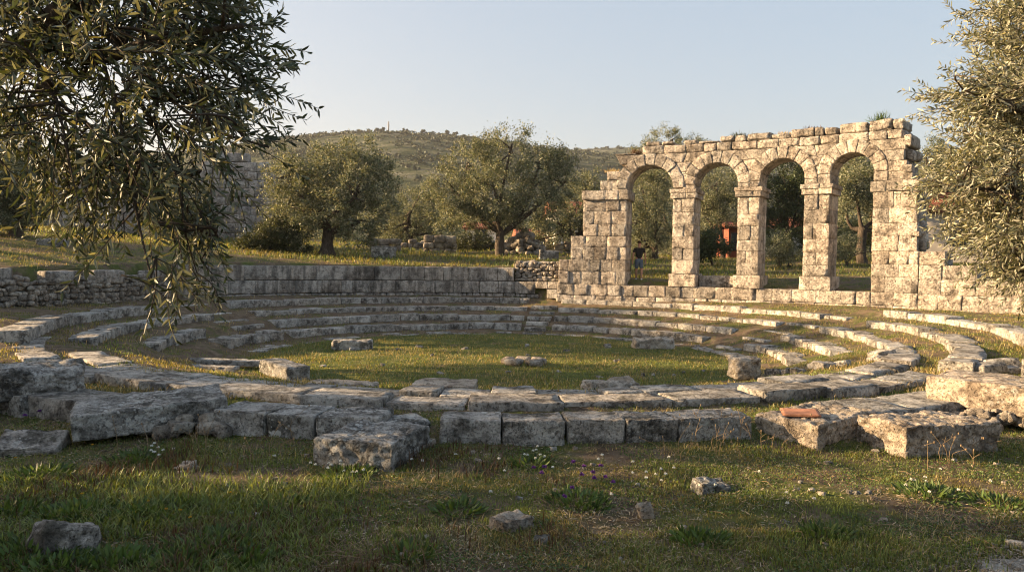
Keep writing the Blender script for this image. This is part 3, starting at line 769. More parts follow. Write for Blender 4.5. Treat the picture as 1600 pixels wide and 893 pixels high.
x, y = ground_at(858, 38); block('stone_block', 'grey block on the terrace between the cairn and the arcade', (x-.5, y), (x+.5, y), .6, gz(x, y)-.05, gz(x, y)+.5, ST_NEAR, pit=.03, seed=91, fine=.07)
x, y = ground_at(75, 28); block('stone_block', 'pale flat boulder lying on the left bank below the tall wall', (x-.5, y), (x+.5, y+.1), .6, gz(x, y)-.05, gz(x, y)+.28, ST_NEAR, pit=.03, seed=92, fine=.07, r=.1)
mb = MB(); rubble_face(mb, [(-6.6, 45.5), (-2.2, 46.5), (1.5, 46)], gz(-2, 46)-.1, gz(-2, 46)+.4, .5, .25, .6, .18, .3)
tag(mb.build('rubble_wall', ST_RUB, loc=(-2, 46, gz(-2, 46))), 'low line of pale stones along the back of the terrace', 'wall')

# ------------------------------------------------------------------ leaves
def unit(v): return v/(np.linalg.norm(v, axis=-1, keepdims=True)+1e-9)
def leaves_flat(mb, P, Dr, ln, wd, rng):
    n = len(P); sd = unit(np.cross(Dr, rng.normal(size=(n, 3))))
    ln = ln[:, None]; wd = wd[:, None]
    V = np.stack([P, P+Dr*ln*.5+sd*wd*.5, P+Dr*ln, P+Dr*ln*.5-sd*wd*.5], 1)
    mb.add(V.reshape(-1, 3), np.arange(n*4).reshape(n, 4))
def leaves_fine(mb, P, Dr, ln, wd, rng, sd=None):
    """lanceolate leaf with a folded midrib and a bent tip"""
    n = len(P); sd = unit(np.cross(Dr, rng.normal(size=(n, 3)))) if sd is None else sd
    nr = np.cross(sd, Dr); ln = ln[:, None]; wd = wd[:, None]; cv = rng.normal(.0, .10, (n, 1))
    f = .18*wd
    def at_(t, s, k): return P+Dr*ln*t+sd*wd*s+nr*(cv*ln*t*t + k*f)
    V = np.stack([P, at_(.30, .46, 1), at_(.68, .38, 1), at_(1., 0, 0), at_(.68, -.38, 1), at_(.30, -.46, 1), at_(.33, 0, 0), at_(.68, 0, 0)], 1)
    i = np.arange(n)[:, None]*8
    Q = np.concatenate([i+[6, 1, 2, 7], i+[5, 6, 7, 4]]); T = np.concatenate([i+[0, 1, 6], i+[0, 6, 5], i+[7, 2, 3], i+[7, 3, 4]])
    mb.add(V.reshape(-1, 3), Q, T)

def crown_leaves(mb, ells, n, rng, ln=.11, wd=.032, clump=.34, fill=.55):
    n = int(n*1.9); wd = wd*1.35; ln = ln*1.1
    vol = np.array([e[3]*e[4]*e[5] for e in ells])**.72; cnt = (n*vol/vol.sum()).astype(int)
    for e, m in zip(ells, cnt):
        c, rad = np.array(e[:3]), np.array(e[3:6]); per = 120; k = max(6, m//per)
        d = unit(rng.normal(size=(k, 3))); rr = 1-fill*rng.random(k)**1.6
        rr *= 1+.22*perlin(d*2.3+c)
        cc = c+d*rad*rr[:, None]
        idx = np.repeat(np.arange(k), per); sz = rng.uniform(.5, 1.2, k)*clump*.82
        out = unit(d/rad)
        tw = unit(out*.9+rng.normal(size=(k, 3))*.5+[0, 0, .25])
        # a clump is a bunch of shoots growing along its own direction
        P = cc[idx]+rng.normal(size=(len(idx), 3))*sz[idx, None]*.62 + tw[idx]*(rng.random(len(idx))-.3)[:, None]*sz[idx, None]*1.5
        Dl = unit(tw[idx]*.8+rng.normal(size=(len(idx), 3))*.75)
        s = rng.uniform(.7, 1.25, len(idx)); leaves_flat(mb, P, Dl, ln*s, wd*s, rng)

def tree(name, label, base, ells, n, seed, mat=LF_BG, trunk_r=.28, fork=1.3, group='olive trees round the ruin', ln=.11, wd=.032, clump=.34, lean=(0, 0), limbs=True, cat='tree', fill=.55):
    rng = np.random.default_rng(seed); base = np.array(base, float)
    root = empty(name, base, label, cat, group)
    mb = MB(); f = base+[lean[0], lean[1], fork]
    tp = spline([base+[0, 0, -.25], base+[.05, 0, .1], base+[lean[0]*.4+.06*rng.normal(), lean[1]*.4, fork*.5], f], 9)
    tube(mb, tp, np.interp(np.linspace(0, 1, 9), [0, .15, .4, 1], [trunk_r*1.7, trunk_r*1.25, trunk_r, trunk_r*.82]), 10, seed, .45)
    for e in ells[:7] if limbs else []:
        c = np.array(e[:3]); k = rng.normal(size=3)*.25
        pts = spline([f-[0, 0, .15], f*.6+c*.4+k+[0, 0, -.15*abs(c[2]-f[2])], c+rng.normal(size=3)*.2, c+rng.normal(size=3)*.12], 9)
        tube(mb, pts, np.linspace(trunk_r*.5, .012, 9), 6, seed+1, .3)
        for j in range(4):
            a = pts[4+j % 4]; bpt = c+np.clip(rng.normal(size=3), -1.2, 1.2)*np.array(e[3:6])*.45
            tube(mb, spline([a, (a+bpt)/2+rng.normal(size=3)*.15, bpt], 5), np.linspace(trunk_r*.2, .012, 5), 4)
    mb.build('trunk', BARK, root)
    mb = MB(); crown_leaves(mb, ells, n, rng, ln, wd, clump, fill); mb.build('crown', mat, root, smooth=False)
    return root
def E(px, py, rx, ry, d, dd=0., rd=None):
    """ellipsoid lobe of a crown, its size measured on the survey sheet at distance d"""
    p = at(px, py, d+dd); k = (d+dd)/F
    return (*p, rx*k, (rd if rd is not None else (rx+ry)/2*k), ry*k)
def base_at(px, d): x, y = ground_at(px, d); return (x, y, gz(x, y))

D1 = 36
tree('olive_tree', 'big leaning olive left of centre on the terrace, gold lit on its left side', base_at(510, D1),
     [E(462, 320, 48, 52, D1), E(452, 275, 36, 40, D1), E(500, 265, 46, 38, D1, .5), E(545, 290, 55, 48, D1, -.4), E(585, 275, 38, 34, D1, .4), E(560, 345, 42, 36, D1), E(505, 335, 55, 42, D1, .3), E(562, 240, 34, 22, D1), E(600, 310, 28, 30, D1, .2)],
     30000, 21, trunk_r=.33, fork=1.2, lean=(.12, .1))
D2 = 40
tree('olive_tree', 'wide spreading olive with a forked trunk in the centre of the terrace', base_at(780, D2),
     [E(790, 238, 48, 34, D2), E(738, 262, 46, 38, D2, .5), E(705, 300, 42, 36, D2), E(770, 300, 62, 42, D2, -.4), E(842, 262, 40, 38, D2), E(872, 285, 32, 38, D2, .4), E(840, 325, 42, 34, D2, -.3), E(716, 330, 44, 26, D2, -.2), E(770, 335, 50, 28, D2, .5), E(880, 250, 22, 24, D2)],
     34000, 22, trunk_r=.27, fork=1.35, lean=(.15, 0))
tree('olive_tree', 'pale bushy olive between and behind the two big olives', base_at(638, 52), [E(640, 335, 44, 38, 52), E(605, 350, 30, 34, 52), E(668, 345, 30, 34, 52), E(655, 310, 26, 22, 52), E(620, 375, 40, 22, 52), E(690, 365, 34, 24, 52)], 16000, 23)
tree('olive_tree', 'slim pale olive just left of the arcade', base_at(905, 44), [E(905, 320, 30, 40, 44), E(920, 290, 22, 28, 44), E(885, 350, 34, 30, 44), E(862, 362, 30, 26, 44), E(838, 368, 20, 16, 44), E(858, 332, 22, 22, 44), E(930, 350, 25, 35, 44)], 14000, 24, trunk_r=.18)
tree('olive_tree', 'golden olive filling the first arch behind the man', base_at(1022, 46.5), [E(1005, 300, 34, 45, 46.5), E(1030, 270, 30, 40, 46.5), E(985, 350, 34, 40, 46.5), E(1030, 345, 32, 40, 46.5), E(1005, 385, 36, 26, 46.5)], 18000, 25, trunk_r=.2)
tree('olive_tree', 'olive rising above the broken crest over the first two arches', base_at(1060, 52), [E(1045, 225, 36, 26, 52), E(1085, 235, 34, 26, 52), E(1010, 235, 24, 20, 52), E(1060, 280, 60, 45, 52)], 14000, 26, trunk_r=.25)
tree('olive_tree', 'shady olive seen through the second arch', base_at(1128, 49), [E(1115, 290, 38, 34, 49), E(1140, 320, 30, 30, 49), E(1105, 330, 30, 28, 49)], 12000, 27, trunk_r=.2)
tree('evergreen_tree', 'dark green tree filling the top of the third arch', base_at(1232, 50), [E(1225, 270, 40, 36, 50), E(1215, 315, 36, 32, 50), E(1250, 310, 36, 36, 50), E(1205, 345, 30, 24, 50), E(1262, 345, 26, 26, 50)], 18000, 28, LF_DARK, trunk_r=.25, wd=.05)
tree('olive_tree', 'olive with a thick bare trunk seen through the fourth arch', base_at(1346, 41), [E(1335, 280, 36, 34, 41), E(1318, 310, 26, 32, 41), E(1362, 300, 32, 36, 41), E(1385, 330, 30, 30, 41)], 15000, 29, trunk_r=.27, fork=2.0)
tree('olive_tree', 'small olive top showing right of the arcade crest', base_at(1470, 44), [E(1455, 240, 26, 26, 44), E(1490, 270, 34, 36, 44), E(1440, 290, 26, 30, 44)], 8000, 30, trunk_r=.2)
tree('olive_tree', 'sunny olive at the far left edge above the dark one', base_at(10, 58), [E(10, 200, 50, 50, 58), E(-40, 180, 50, 60, 58), E(40, 240, 40, 36, 58), E(-10, 265, 60, 40, 58)], 14000, 31)
tree('olive_tree', 'dark olive at the left edge in front of the tall wall', base_at(22, 30), [E(25, 280, 42, 34, 30), E(-10, 300, 50, 44, 30), E(48, 315, 30, 30, 30), E(10, 335, 50, 22, 30)], 18000, 32)
tree('olive_tree', 'shaded olive behind the hanging branches in front of the tall wall', base_at(285, 39), [E(285, 310, 36, 36, 39), E(255, 335, 30, 28, 39), E(310, 340, 26, 24, 39), E(270, 360, 36, 18, 39)], 12000, 33, trunk_r=.2)
def bush(label, px, d, ells, n, seed, mat=LF_BUSH, wd=.035, ln=.09):
    tree('bush', label, base_at(px, d), ells, n, seed, mat, .06, .3, 'bushes on the terrace', ln, wd, .26, (0, 0), True, 'bush', .8)
bush('broad dark bush left of the nearer olive trunk', 425, 36, [E(420, 375, 42, 26, 36), E(455, 380, 34, 22, 36), E(390, 388, 30, 16, 36), E(430, 355, 26, 16, 36)], 13000, 41)
bush('dark bush seen through the second arch', 1112, 39, [E(1112, 382, 26, 20, 39), E(1095, 392, 18, 14, 39)], 6000, 42, LF_DARK)
bush('pale spiny bush seen through the third arch', 1232, 38, [E(1232, 395, 24, 14, 38), E(1215, 385, 18, 20, 38)], 4500, 43, LF_BG, .02)
bush('small grey bush at the foot of the fourth arch olive', 1322, 38, [E(1322, 385, 18, 20, 38), E(1375, 395, 14, 14, 38)], 3500, 44, LF_BG, .02)
bush('dark low thicket added for the shade behind the third and fourth arches', 1290, 46, [E(1205, 378, 30, 18, 46), E(1255, 376, 26, 18, 46), E(1310, 372, 34, 24, 46), E(1360, 370, 34, 26, 46), E(1400, 375, 30, 24, 46)], 16000, 46, LF_DARK)  # dark foliage added to stand in for deep shade beyond these arches
bush('grey green thicket behind the first and second arches', 1060, 56, [E(1040, 385, 16, 22, 56), E(1085, 370, 28, 30, 56), E(1120, 350, 26, 24, 56)], 14000, 47, LF_BG)
bush('low bush under the farther olive', 745, 46, [E(745, 380, 34, 14, 46), E(720, 385, 24, 10, 46)], 5000, 45, LF_BUSH)

# off to the left and behind: the grove that shades the front of the theatre
for i, (x, y, s) in enumerate(((-16.5, 9.4, .72), (-14.0, 5.7, 1.0), (-18.5, 3.2, 1.1), (-17.5, 13.0, .75), (-22.5, 24.5, 1.1), (-19.5, 18.4, .9), (-34.5, 31.0, 1.25), (-27.5, 27.6, 1.0))):
    g = gz(x, y)
    tree('olive_tree', 'olive of the grove beyond the left edge', (x, y, g), [(x, y, g+3.4*s, 2.0*s, 2.0*s, 1.5*s), (x+1.3*s, y+.5, g+2.9*s, 1.5*s, 1.5*s, 1.2*s), (x-1.2*s, y-.6, g+3*s, 1.5*s, 1.5*s, 1.2*s), (x, y, g+4.6*s, 1.4*s, 1.4*s, 1.0*s)], 5600, 60+i, ln=.16, wd=.05, clump=.5)

def tuft(label, s, z, n, seed, mat, ln):
    rng = np.random.default_rng(seed); x, y = arc(s, .5); P = np.stack([x+rng.normal(0, .16, n), y+rng.normal(0, .12, n), np.full(n, z)], -1)
    d = unit(rng.normal(size=(n, 3))*.5+[0, 0, .9]); mb = MB(); leaves_fine(mb, P, d, ln*rng.uniform(.5, 1.2, n), np.full(n, .018), rng)
    tag(mb.build('wall_plant', mat, loc=(x, y, z)), label, 'plant', 'plants growing on the arcade crest')
tuft('leafy tuft on the highest part of the crest over the fourth arch', 9.1, 7.70, 140, 1, LF_WEED, .38)
tuft('dark green tuft on the crest between the second and third arches', 4.25, 7.56, 150, 2, LF_BUSH, .22)
tuft('rusty dry tuft over the first arch where the crest is broken', .25, 7.06, 160, 3, GR_RUST, .26)
tuft('dry orange tuft on the crest above the fourth pier', 6.9, 7.62, 120, 4, GR_RUST, .18)
tuft('dry tuft on the crest over the third arch', 5.9, 7.5, 120, 5, GR_DRY, .18)
tuft('dry grass at the broken left haunch of the first arch', -.75, 6.36, 90, 6, GR_DRY, .2)

# ------------------------------------------------------------------ near olives
def shoots(lm, wm, S, Dn, ln, rng, droop=.35, spacing=.022, leaf=(.058, .0125), up=0.):
    """leafy shoots: a thin twig carrying opposite pairs of leaves"""
    for p, d, L in zip(S, Dn, ln):
        d = d/np.linalg.norm(d); m = 7; t = np.linspace(0, 1, m)
        side = unit(np.cross(d, rng.normal(size=3)))
        pts = p + d*(t*L)[:, None] + np.array([0, 0, -1.])*(droop*L*t**2)[:, None] + side*(.10*L*np.sin(t*3)*rng.normal())[:, None]
        tube(wm, pts, np.linspace(.0028, .0011, m), 4)
        k = int(L/spacing); tt = np.repeat(np.linspace(.12, 1., k), 2)+rng.normal(0, .01, 2*k); tt = np.clip(tt, 0, 1)
        P = np.stack([np.interp(tt, t, pts[:, i]) for i in range(3)], -1)
        tg = unit(np.stack([np.interp(np.clip(tt, .05, .98), t, np.gradient(pts[:, i])) for i in range(3)], -1))
        a = unit(np.cross(tg, [.2, .3, 1.])); b = np.cross(tg, a)
        ph = (np.arange(2*k)//2)*1.57*.96 + (np.arange(2*k) % 2)*math.pi + rng.normal(0, .35, 2*k) + rng.random()*6
        lat = a*np.cos(ph)[:, None]+b*np.sin(ph)[:, None]
        Dl = unit(tg*rng.uniform(.55, 1.1, (2*k, 1))+lat*.8+np.array([0, 0, -.12])+rng.normal(size=(2*k, 3))*.12)
        s = np.interp(tt, [0, .6, 1], [1., 1., .65])*rng.uniform(.75, 1.2, 2*k)
        keep = rng.random(2*k) < .93
        leaves_fine(lm, P[keep], Dl[keep], (leaf[0]*s)[keep], (leaf[1]*rng.uniform(.85, 1.2, 2*k))[keep], rng)

def near_tree(label, base, fork, limbs, zones, seed, mat, leaf, droop, shift=0, dens=1.):
    rng = np.random.default_rng(seed); base = np.array(base)
    root = empty('olive_tree', base, label, 'tree', 'olive trees round the ruin')
    tm = MB(); fork = np.array(fork)
    tube(tm, spline([base-[0, 0, .2], base+[.05, .05, .4], (base+fork)/2+[.08, 0, 0], fork], 12), np.linspace(.34, .20, 12), 12, seed, .4)
    ends = []
    for pts, r0, r1 in limbs:
        if shift > 0: pts = [[p_[0]+shift*p_[1]/F, p_[1], p_[2]] for p_ in pts]
        sp = spline([fork]+pts, 16) if r0 > .05 else spline(pts, 16)
        tube(tm, sp, np.linspace(r0, r1, 16), 7, seed, .25); ends.append(sp[4:])
    ends = np.concatenate(ends)
    lm, wm = MB(), MB()
    for (c, rad, n, dirn, dr, L) in zones:
        c, rad, dirn = np.array(c), np.array(rad), np.array(dirn, float); c = c+[(shift if (c[2] > 2.95 or shift > 0) else 14)*c[1]/F, 0, 0]; n = max(4, int(n*dens))
        S = c + rng.uniform(-1, 1, (int(n*1.9), 3))*rad
        S = S[(((S-c)/rad)**2).sum(1) < 1]
        if dens < 1: S = S[perlin(S*3.1+seed) > (-.3 if c[2] > 3.1 else -.12)]
        S = S[:n]
        Dn = unit(dirn + rng.normal(size=(len(S), 3))*.55)
        shoots(lm, tm, S, Dn, rng.uniform(*L, len(S)), rng, dr*rng.uniform(.5, 1.5), .024, leaf)
        # thin branchlets tying the shoots back to the limbs
        for j in range(0, len(S), 5):
            a = ends[np.argmin(np.linalg.norm(ends-S[j], axis=1)+rng.random()*.1)]
            tube(tm, spline([a, (a+S[j])/2+rng.normal(size=3)*.06+[0, 0, .05], S[j]], 7), np.linspace(.008, .0028, 7), 4)
    tm.build('trunk', BARK, root); lm.build('crown', mat, root)
    return root
def Z(px, py, rx, ry, d, n, dirn, dr, L, rd=.45): return (at(px, py, d), (rx*d/F, rd, ry*d/F), n, dirn, dr, L)
def W(px, py, d): return list(at(px, py, d))

lx0, ly0 = -5.2, 5.4
near_tree('near olive whose dark branches hang into the upper left corner', (lx0, ly0, gz(lx0, ly0)), (-3.9, 4.4, 3.15),
    [([W(-40, 120, 3.7), W(40, 70, 3.4), W(110, 10, 3.2), W(200, -60, 3.0)], .10, .03), ([W(30, 80, 3.6), W(150, 90, 3.3), W(260, 60, 3.0), W(380, 40, 2.9)], .06, .008),
     ([W(150, 40, 3.3), W(250, 140, 3.1), W(330, 200, 3.0), W(420, 230, 2.9)], .010, .004), ([W(150, 60, 3.2), W(190, 200, 3.1), W(215, 340, 3.05), W(240, 450, 3.0)], .009, .003),
     ([W(200, 120, 3.3), W(270, 260, 3.2), W(290, 360, 3.1)], .008, .003), ([W(60, 60, 3.2), W(90, 160, 3.0), W(110, 260, 2.9), W(125, 330, 2.9)], .006, .002), ([W(-60, 60, 3.4), W(-20, -40, 3.2), W(40, -120, 3.)], .06, .02)],
    [Z(60, -10, 120, 60, 3.3, 90, (.2, -.2, .1), .3, (.25, .45)), Z(200, 20, 120, 70, 3.2, 120, (.4, -.1, .1), .25, (.25, .45)), Z(320, 30, 70, 60, 3.1, 62, (.8, 0, .25), .15, (.22, .40)),
     Z(390, 30, 34, 40, 3.0, 16, (1., 0, .45), .1, (.2, .34)), Z(130, 130, 120, 80, 3.2, 110, (.2, -.1, -.1), .4, (.25, .42)), Z(270, 130, 90, 80, 3.1, 100, (.5, 0, 0), .25, (.24, .40)),
     Z(360, 110, 50, 60, 3.0, 40, (.9, 0, .1), .15, (.22, .36)), Z(385, 205, 36, 40, 2.95, 17, (.9, 0, -.1), .2, (.2, .32)), Z(290, 230, 70, 60, 3.1, 62, (.4, 0, -.35), .3, (.2, .36)),
     Z(200, 230, 70, 70, 3.2, 62, (.1, 0, -.7), .3, (.22, .36)), Z(80, 215, 60, 46, 3.1, 26, (0, 0, -.6), .3, (.16, .28)), Z(225, 320, 66, 60, 3.1, 44, (.2, 0, -.7), .2, (.18, .32)),
     Z(285, 340, 44, 50, 3.05, 30, (.4, 0, -.5), .2, (.16, .28)), Z(225, 400, 44, 46, 3.05, 22, (.2, 0, -.8), .15, (.14, .26)), Z(240, 440, 26, 24, 3.0, 7, (.25, 0, -.8), .1, (.12, .2)), Z(125, 290, 20, 46, 2.95, 8, (0, 0, -1), .1, (.12, .22)), Z(20, 110, 50, 70, 3.4, 36, (0, 0, -.3), .4, (.2, .4))],
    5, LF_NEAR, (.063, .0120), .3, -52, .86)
rx0, ry0 = 6.3, 6.2
near_tree('near olive with silvery sunlit leaves filling the right edge', (rx0, ry0, gz(rx0, ry0)), (5.6, 6.0, 2.6),
    [([W(1750, 300, 6.0), W(1640, 230, 5.6), W(1540, 170, 5.2), W(1455, 140, 5.0)], .10, .006), ([W(1760, 200, 6.0), W(1650, 80, 5.6), W(1560, 20, 5.3), W(1520, -30, 5.1)], .09, .01), ([W(1720, 360, 5.8), W(1620, 330, 5.4), W(1520, 300, 5.1), W(1450, 290, 5.0)], .06, .006), ([W(1700, 380, 5.7), W(1620, 420, 5.4), W(1560, 420, 5.2)], .05, .006)],
    [Z(1610, 60, 90, 80, 5.6, 150, (-.7, -.1, .6), .1, (.25, .5)), Z(1540, 40, 40, 60, 5.2, 26, (-.6, 0, .8), .05, (.22, .42)), Z(1600, 180, 90, 80, 5.5, 170, (-.8, -.2, .3), .15, (.25, .5)), Z(1520, 150, 56, 40, 5.1, 36, (-1, 0, .35), .1, (.22, .42)), Z(1462, 150, 26, 26, 5.0, 7, (-1, 0, .3), .1, (.18, .3)),
     Z(1600, 290, 95, 70, 5.4, 170, (-.8, -.2, .2), .2, (.25, .48)), Z(1515, 250, 60, 50, 5.2, 60, (-1, 0, .15), .15, (.22, .42)), Z(1470, 280, 40, 26, 5.05, 20, (-1, 0, .1), .15, (.18, .32)), Z(1600, 370, 80, 50, 5.4, 120, (-.6, -.2, -.1), .3, (.22, .42)), Z(1530, 350, 50, 46, 5.2, 52, (-.8, 0, -.05), .25, (.2, .36)), Z(1580, 420, 60, 30, 5.3, 36, (-.4, 0, -.5), .25, (.16, .3)), Z(1690, 160, 90, 200, 5.9, 150, (-.4, 0, .1), .2, (.25, .5))],
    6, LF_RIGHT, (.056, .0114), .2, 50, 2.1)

# ------------------------------------------------------------------ grass and weeds
def not_stone_mask(x, y):
    return np.ones(x.shape, bool)
def blades(name, label, mat, n, ylo, yhi, hmin, hmax, w, seed, soil_max=.55, bend=.5, power=1.5, clump=0., patch=(1.1, .0), xr=None, upright=1.):
    rng = np.random.default_rng(seed)
    u = rng.random(n*3); y = (ylo**(1-power)+u*(yhi**(1-power)-ylo**(1-power)))**(1/(1-power))
    x = rng.uniform(-.74, .78, n*3)*y
    if xr is not None: k = (x > xr[0]) & (x < xr[1]); x, y = x[k], y[k]
    k = (1.5*fbm2(x*patch[0]+seed, y*patch[0], 4) + rng.normal(0, .16, len(x)) > soil_amt(x, y)*1.2-.62+patch[1])
    x, y = x[k][:n], y[k][:n]
    pv = (x-2.48)*.520 - (y-4.86)*.854     # distance into the gravel
    k = (pv < .02+.12*rng.normal(size=len(x))) | (rng.random(len(x)) < .03); x, y = x[k], y[k]
    if clump:
        m = len(x)//7; cx, cy = x[:m], y[:m]; i = rng.integers(0, m, len(x)); x = cx[i]+rng.normal(0, clump, len(x)); y = cy[i]+rng.normal(0, clump, len(x))
    z = ground_z(x, y)-.008; n = len(x)
    a = rng.random(n)*6.283; h = rng.uniform(hmin, hmax, n)*(.6+.6*np.clip(fbm2(x*.8+5, y*.8, 2)+.5, 0, 1)); ww = w*rng.uniform(.6, 1.4, n)
    bd = bend*rng.uniform(.2, 1.2, n)*h; dx, dy = np.cos(a), np.sin(a); sx, sy = -dy, dx
    def pt(t, s): return np.stack([x+dx*bd*t*t+sx*ww*s, y+dy*bd*t*t+sy*ww*s, z+h*upright*(t-.25*t*t*bend)], -1)
    V = np.stack([pt(0, -.5), pt(0, .5), pt(.55, .4), pt(.55, -.4), pt(1., 0)], 1)
    i = np.arange(n)[:, None]*5; mb = MB(); mb.add(V.reshape(-1, 3), i+[0, 1, 2, 3], i+[3, 2, 4])
    return tag(mb.build(name, mat, loc=(0, 0, 0), smooth=False), label, 'grass', kind='stuff')

blades('grass', 'short green grass on the ground before the seats', GR_GREEN, 90000, 3.6, 10.2, .025, .075, .0065, 1, power=1.4)
blades('grass', 'olive coloured turf on the ground before the seats', GR_OLIVE, 90000, 3.6, 10.5, .02, .06, .0065, 2, power=1.4)
blades('dry_grass', 'dry straw blades among the near grass', GR_DRY, 26000, 3.6, 10.5, .03, .12, .0045, 3, power=1.4, bend=1.1, upright=.7)
blades('grass', 'green turf in the circle and between the rows', GR_GREEN, 70000, 10., 36., .03, .09, .014, 4, power=1.2, patch=(.7, .05))
blades('grass', 'olive turf in the circle and between the rows', GR_OLIVE, 70000, 10., 36., .03, .09, .014, 5, power=1.2, patch=(.7, .0))
blades('dry_grass', 'straw coloured blades in the circle and between the rows', GR_DRY, 26000, 10., 36., .05, .16, .009, 6, power=1.2, bend=.8, patch=(.6, .1))
blades('grass', 'taller grass on the terrace under the olives', GR_GREEN, 26000, 32.5, 60., .08, .28, .03, 7, power=1.1, patch=(.5, -.1), bend=.7)
blades('grass', 'yellowing grass on the terrace under the olives', GR_OLIVE, 35000, 32.5, 60., .08, .28, .03, 8, power=1.1, patch=(.5, -.1), bend=.7)
blades('grass', 'lush dark weeds and grass in the front left corner', GR_GREEN, 26000, 3.4, 7.0, .06, .17, .009, 9, power=1.3, patch=(1.4, -.6), xr=(-6, -1.3), bend=.9)
blades('dry_grass', 'rust brown dead weeds in the front left grass', GR_RUST, 9000, 4.5, 8.6, .06, .2, .008, 10, power=1.3, patch=(.9, .28), xr=(-6, .5), bend=.8, clump=.07)

def leafy(name, label, x, y, rad, n, seed, mat=LF_WEED, ln=.07, wd=.022, cat='weed', group='green weed tufts'):
    rng = np.random.default_rng(seed); g = gz(x, y); mb = MB(); a = rng.random(n)*6.283; rr = rad*np.sqrt(rng.random(n))
    P = np.stack([x+rr*np.cos(a), y+rr*np.sin(a), np.zeros(n)], -1); P[:, 2] = ground_z(P[:, 0], P[:, 1])+rng.random(n)*rad*.25*(1-rr/rad)
    Dl = unit(np.stack([np.cos(a)*rr/rad, np.sin(a)*rr/rad, rng.uniform(.3, 1.1, n)], -1)+rng.normal(size=(n, 3))*.3)
    s = rng.uniform(.6, 1.4, n); leaves_fine(mb, P, Dl, ln*s, wd*s, rng)
    return tag(mb.build(name, mat, loc=(x, y, g)), label, cat, group)
def on(px, py, z=.56):
    r = ray(px, py); t = (z-HC)/r[2]; return r[0]*t, r[1]*t
weeds = [(905, 785, .26, 260, 'large leafy weed tuft in the middle of the near grass'), (1095, 845, .2, 190, 'leafy weed tuft right of centre near the bottom edge'), (830, 728, .2, 150, 'bright grass tuft beside the purple flowers'), (548, 742, .24, 220, 'leafy tuft with white flowers below the squarish block'), (215, 718, .28, 240, 'green tuft in front of the tilted lichen slab'), (1450, 775, .26, 220, 'clover tuft in the right foreground'), (715, 800, .2, 150, 'low weed tuft left of the tan stone'), (1290, 835, .18, 120, 'small weed tuft in the lower right grass'), (60, 745, .3, 300, 'lush weed tuft at the left edge below the flat rock'), (230, 800, .34, 380, 'broad weed tuft behind the rock in the bottom left corner'), (330, 850, .3, 300, 'weed tuft right of the rock in the bottom left corner'), (40, 870, .34, 400, 'dense weed tuft in the bottom left corner'), (180, 880, .26, 300, 'dense weed tuft in front of the corner rock'), (640, 870, .18, 120, 'small weed tuft at the bottom edge left of centre'), (1560, 790, .2, 140, 'weed tuft at the right edge above the gravel'), (440, 790, .2, 130, 'low weed tuft in the left foreground'), (120, 800, .26, 300, 'weed tuft just behind the corner rock'), (95, 885, .24, 300, 'weed tuft hiding the foot of the corner rock'), (270, 885, .26, 260, 'broad weed tuft at the bottom edge, left'), (390, 875, .2, 180, 'small weed tuft at the bottom edge beside the dry twigs'), (20, 800, .26, 260, 'weed tuft at the left edge above the corner')]
for i, (px, py, rd, n, lb) in enumerate(weeds):
    x, y = on(px, py); leafy('weed_tuft', lb, x, y, rd, n, 200+i)

# fallen pale stones in the grass
def rock(label, px, py, wpx, hpx, mat=ST_NEAR, seed=1, group=None, name='rock', z=.56, cat='rock'):
    x, y = on(px, py, z); k = y/F; w_, h_ = wpx*k, hpx*k*1.25; g = gz(x, y)
    n = 9 if wpx > 30 else 3
    n = 16 if wpx > 30 else n
    v, q = stone((w_, w_*.7, h_*1.15), min(w_, h_)*.16, (n, n, n), seed, .13*min(w_, h_)+.004, 1.7/max(w_, .06), .22*w_, .018 if wpx > 30 else 0, 18)
    v = rot3(v, random.gauss(0, .15), random.gauss(0, .15), random.gauss(0, .5))+[x, y, g+h_*.16]
    mb = MB(); mb.add(v, q); return tag(mb.build(name, mat, loc=(x, y, g)), label, cat, group)
rock('long flat grey rock at the left edge of the near grass', 48, 703, 95, 20, seed=2)
rock('rough jagged rock half buried in weeds in the bottom left corner', 105, 858, 92, 44, seed=13)
rock('small white stone in the left grass', 292, 733, 32, 12, ST_WARM, 4)
rock('flat tan stone low in the middle foreground', 798, 822, 64, 20, ST_WARM, 5)
rock('pointed tan stone standing in the middle foreground', 1008, 803, 24, 26, ST_WARM, 6)
rock('grey rock in the right grass below the front row', 1110, 765, 54, 20, ST_NEAR, 7)
rock('small grey stone at the bottom centre', 845, 845, 24, 10, ST_NEAR, 8)
rock('pale stone by the gravel in the bottom right corner', 1585, 850, 24, 12, ST_WARM, 9)
for i in range(70):
    px, py = random.uniform(150, 1590), random.choice([random.uniform(700, 780), random.uniform(760, 885)])
    rock('thumb sized pale pebble lying loose in the near grass', px, py, random.uniform(5, 13), random.uniform(3, 6), random.choice([ST_WARM, ST_NEAR]), 100+i, 'loose pebbles in the near grass', 'pebble', .56, 'pebble')
for i in range(26):
    px, py = random.uniform(480, 1100), random.uniform(535, 590)
    rock('small pale stone in the grass of the circle', px, py, random.uniform(4, 11), random.uniform(2, 5), ST_NEAR, 300+i, 'small stones in the grass circle', 'pebble', 0.02, 'pebble')

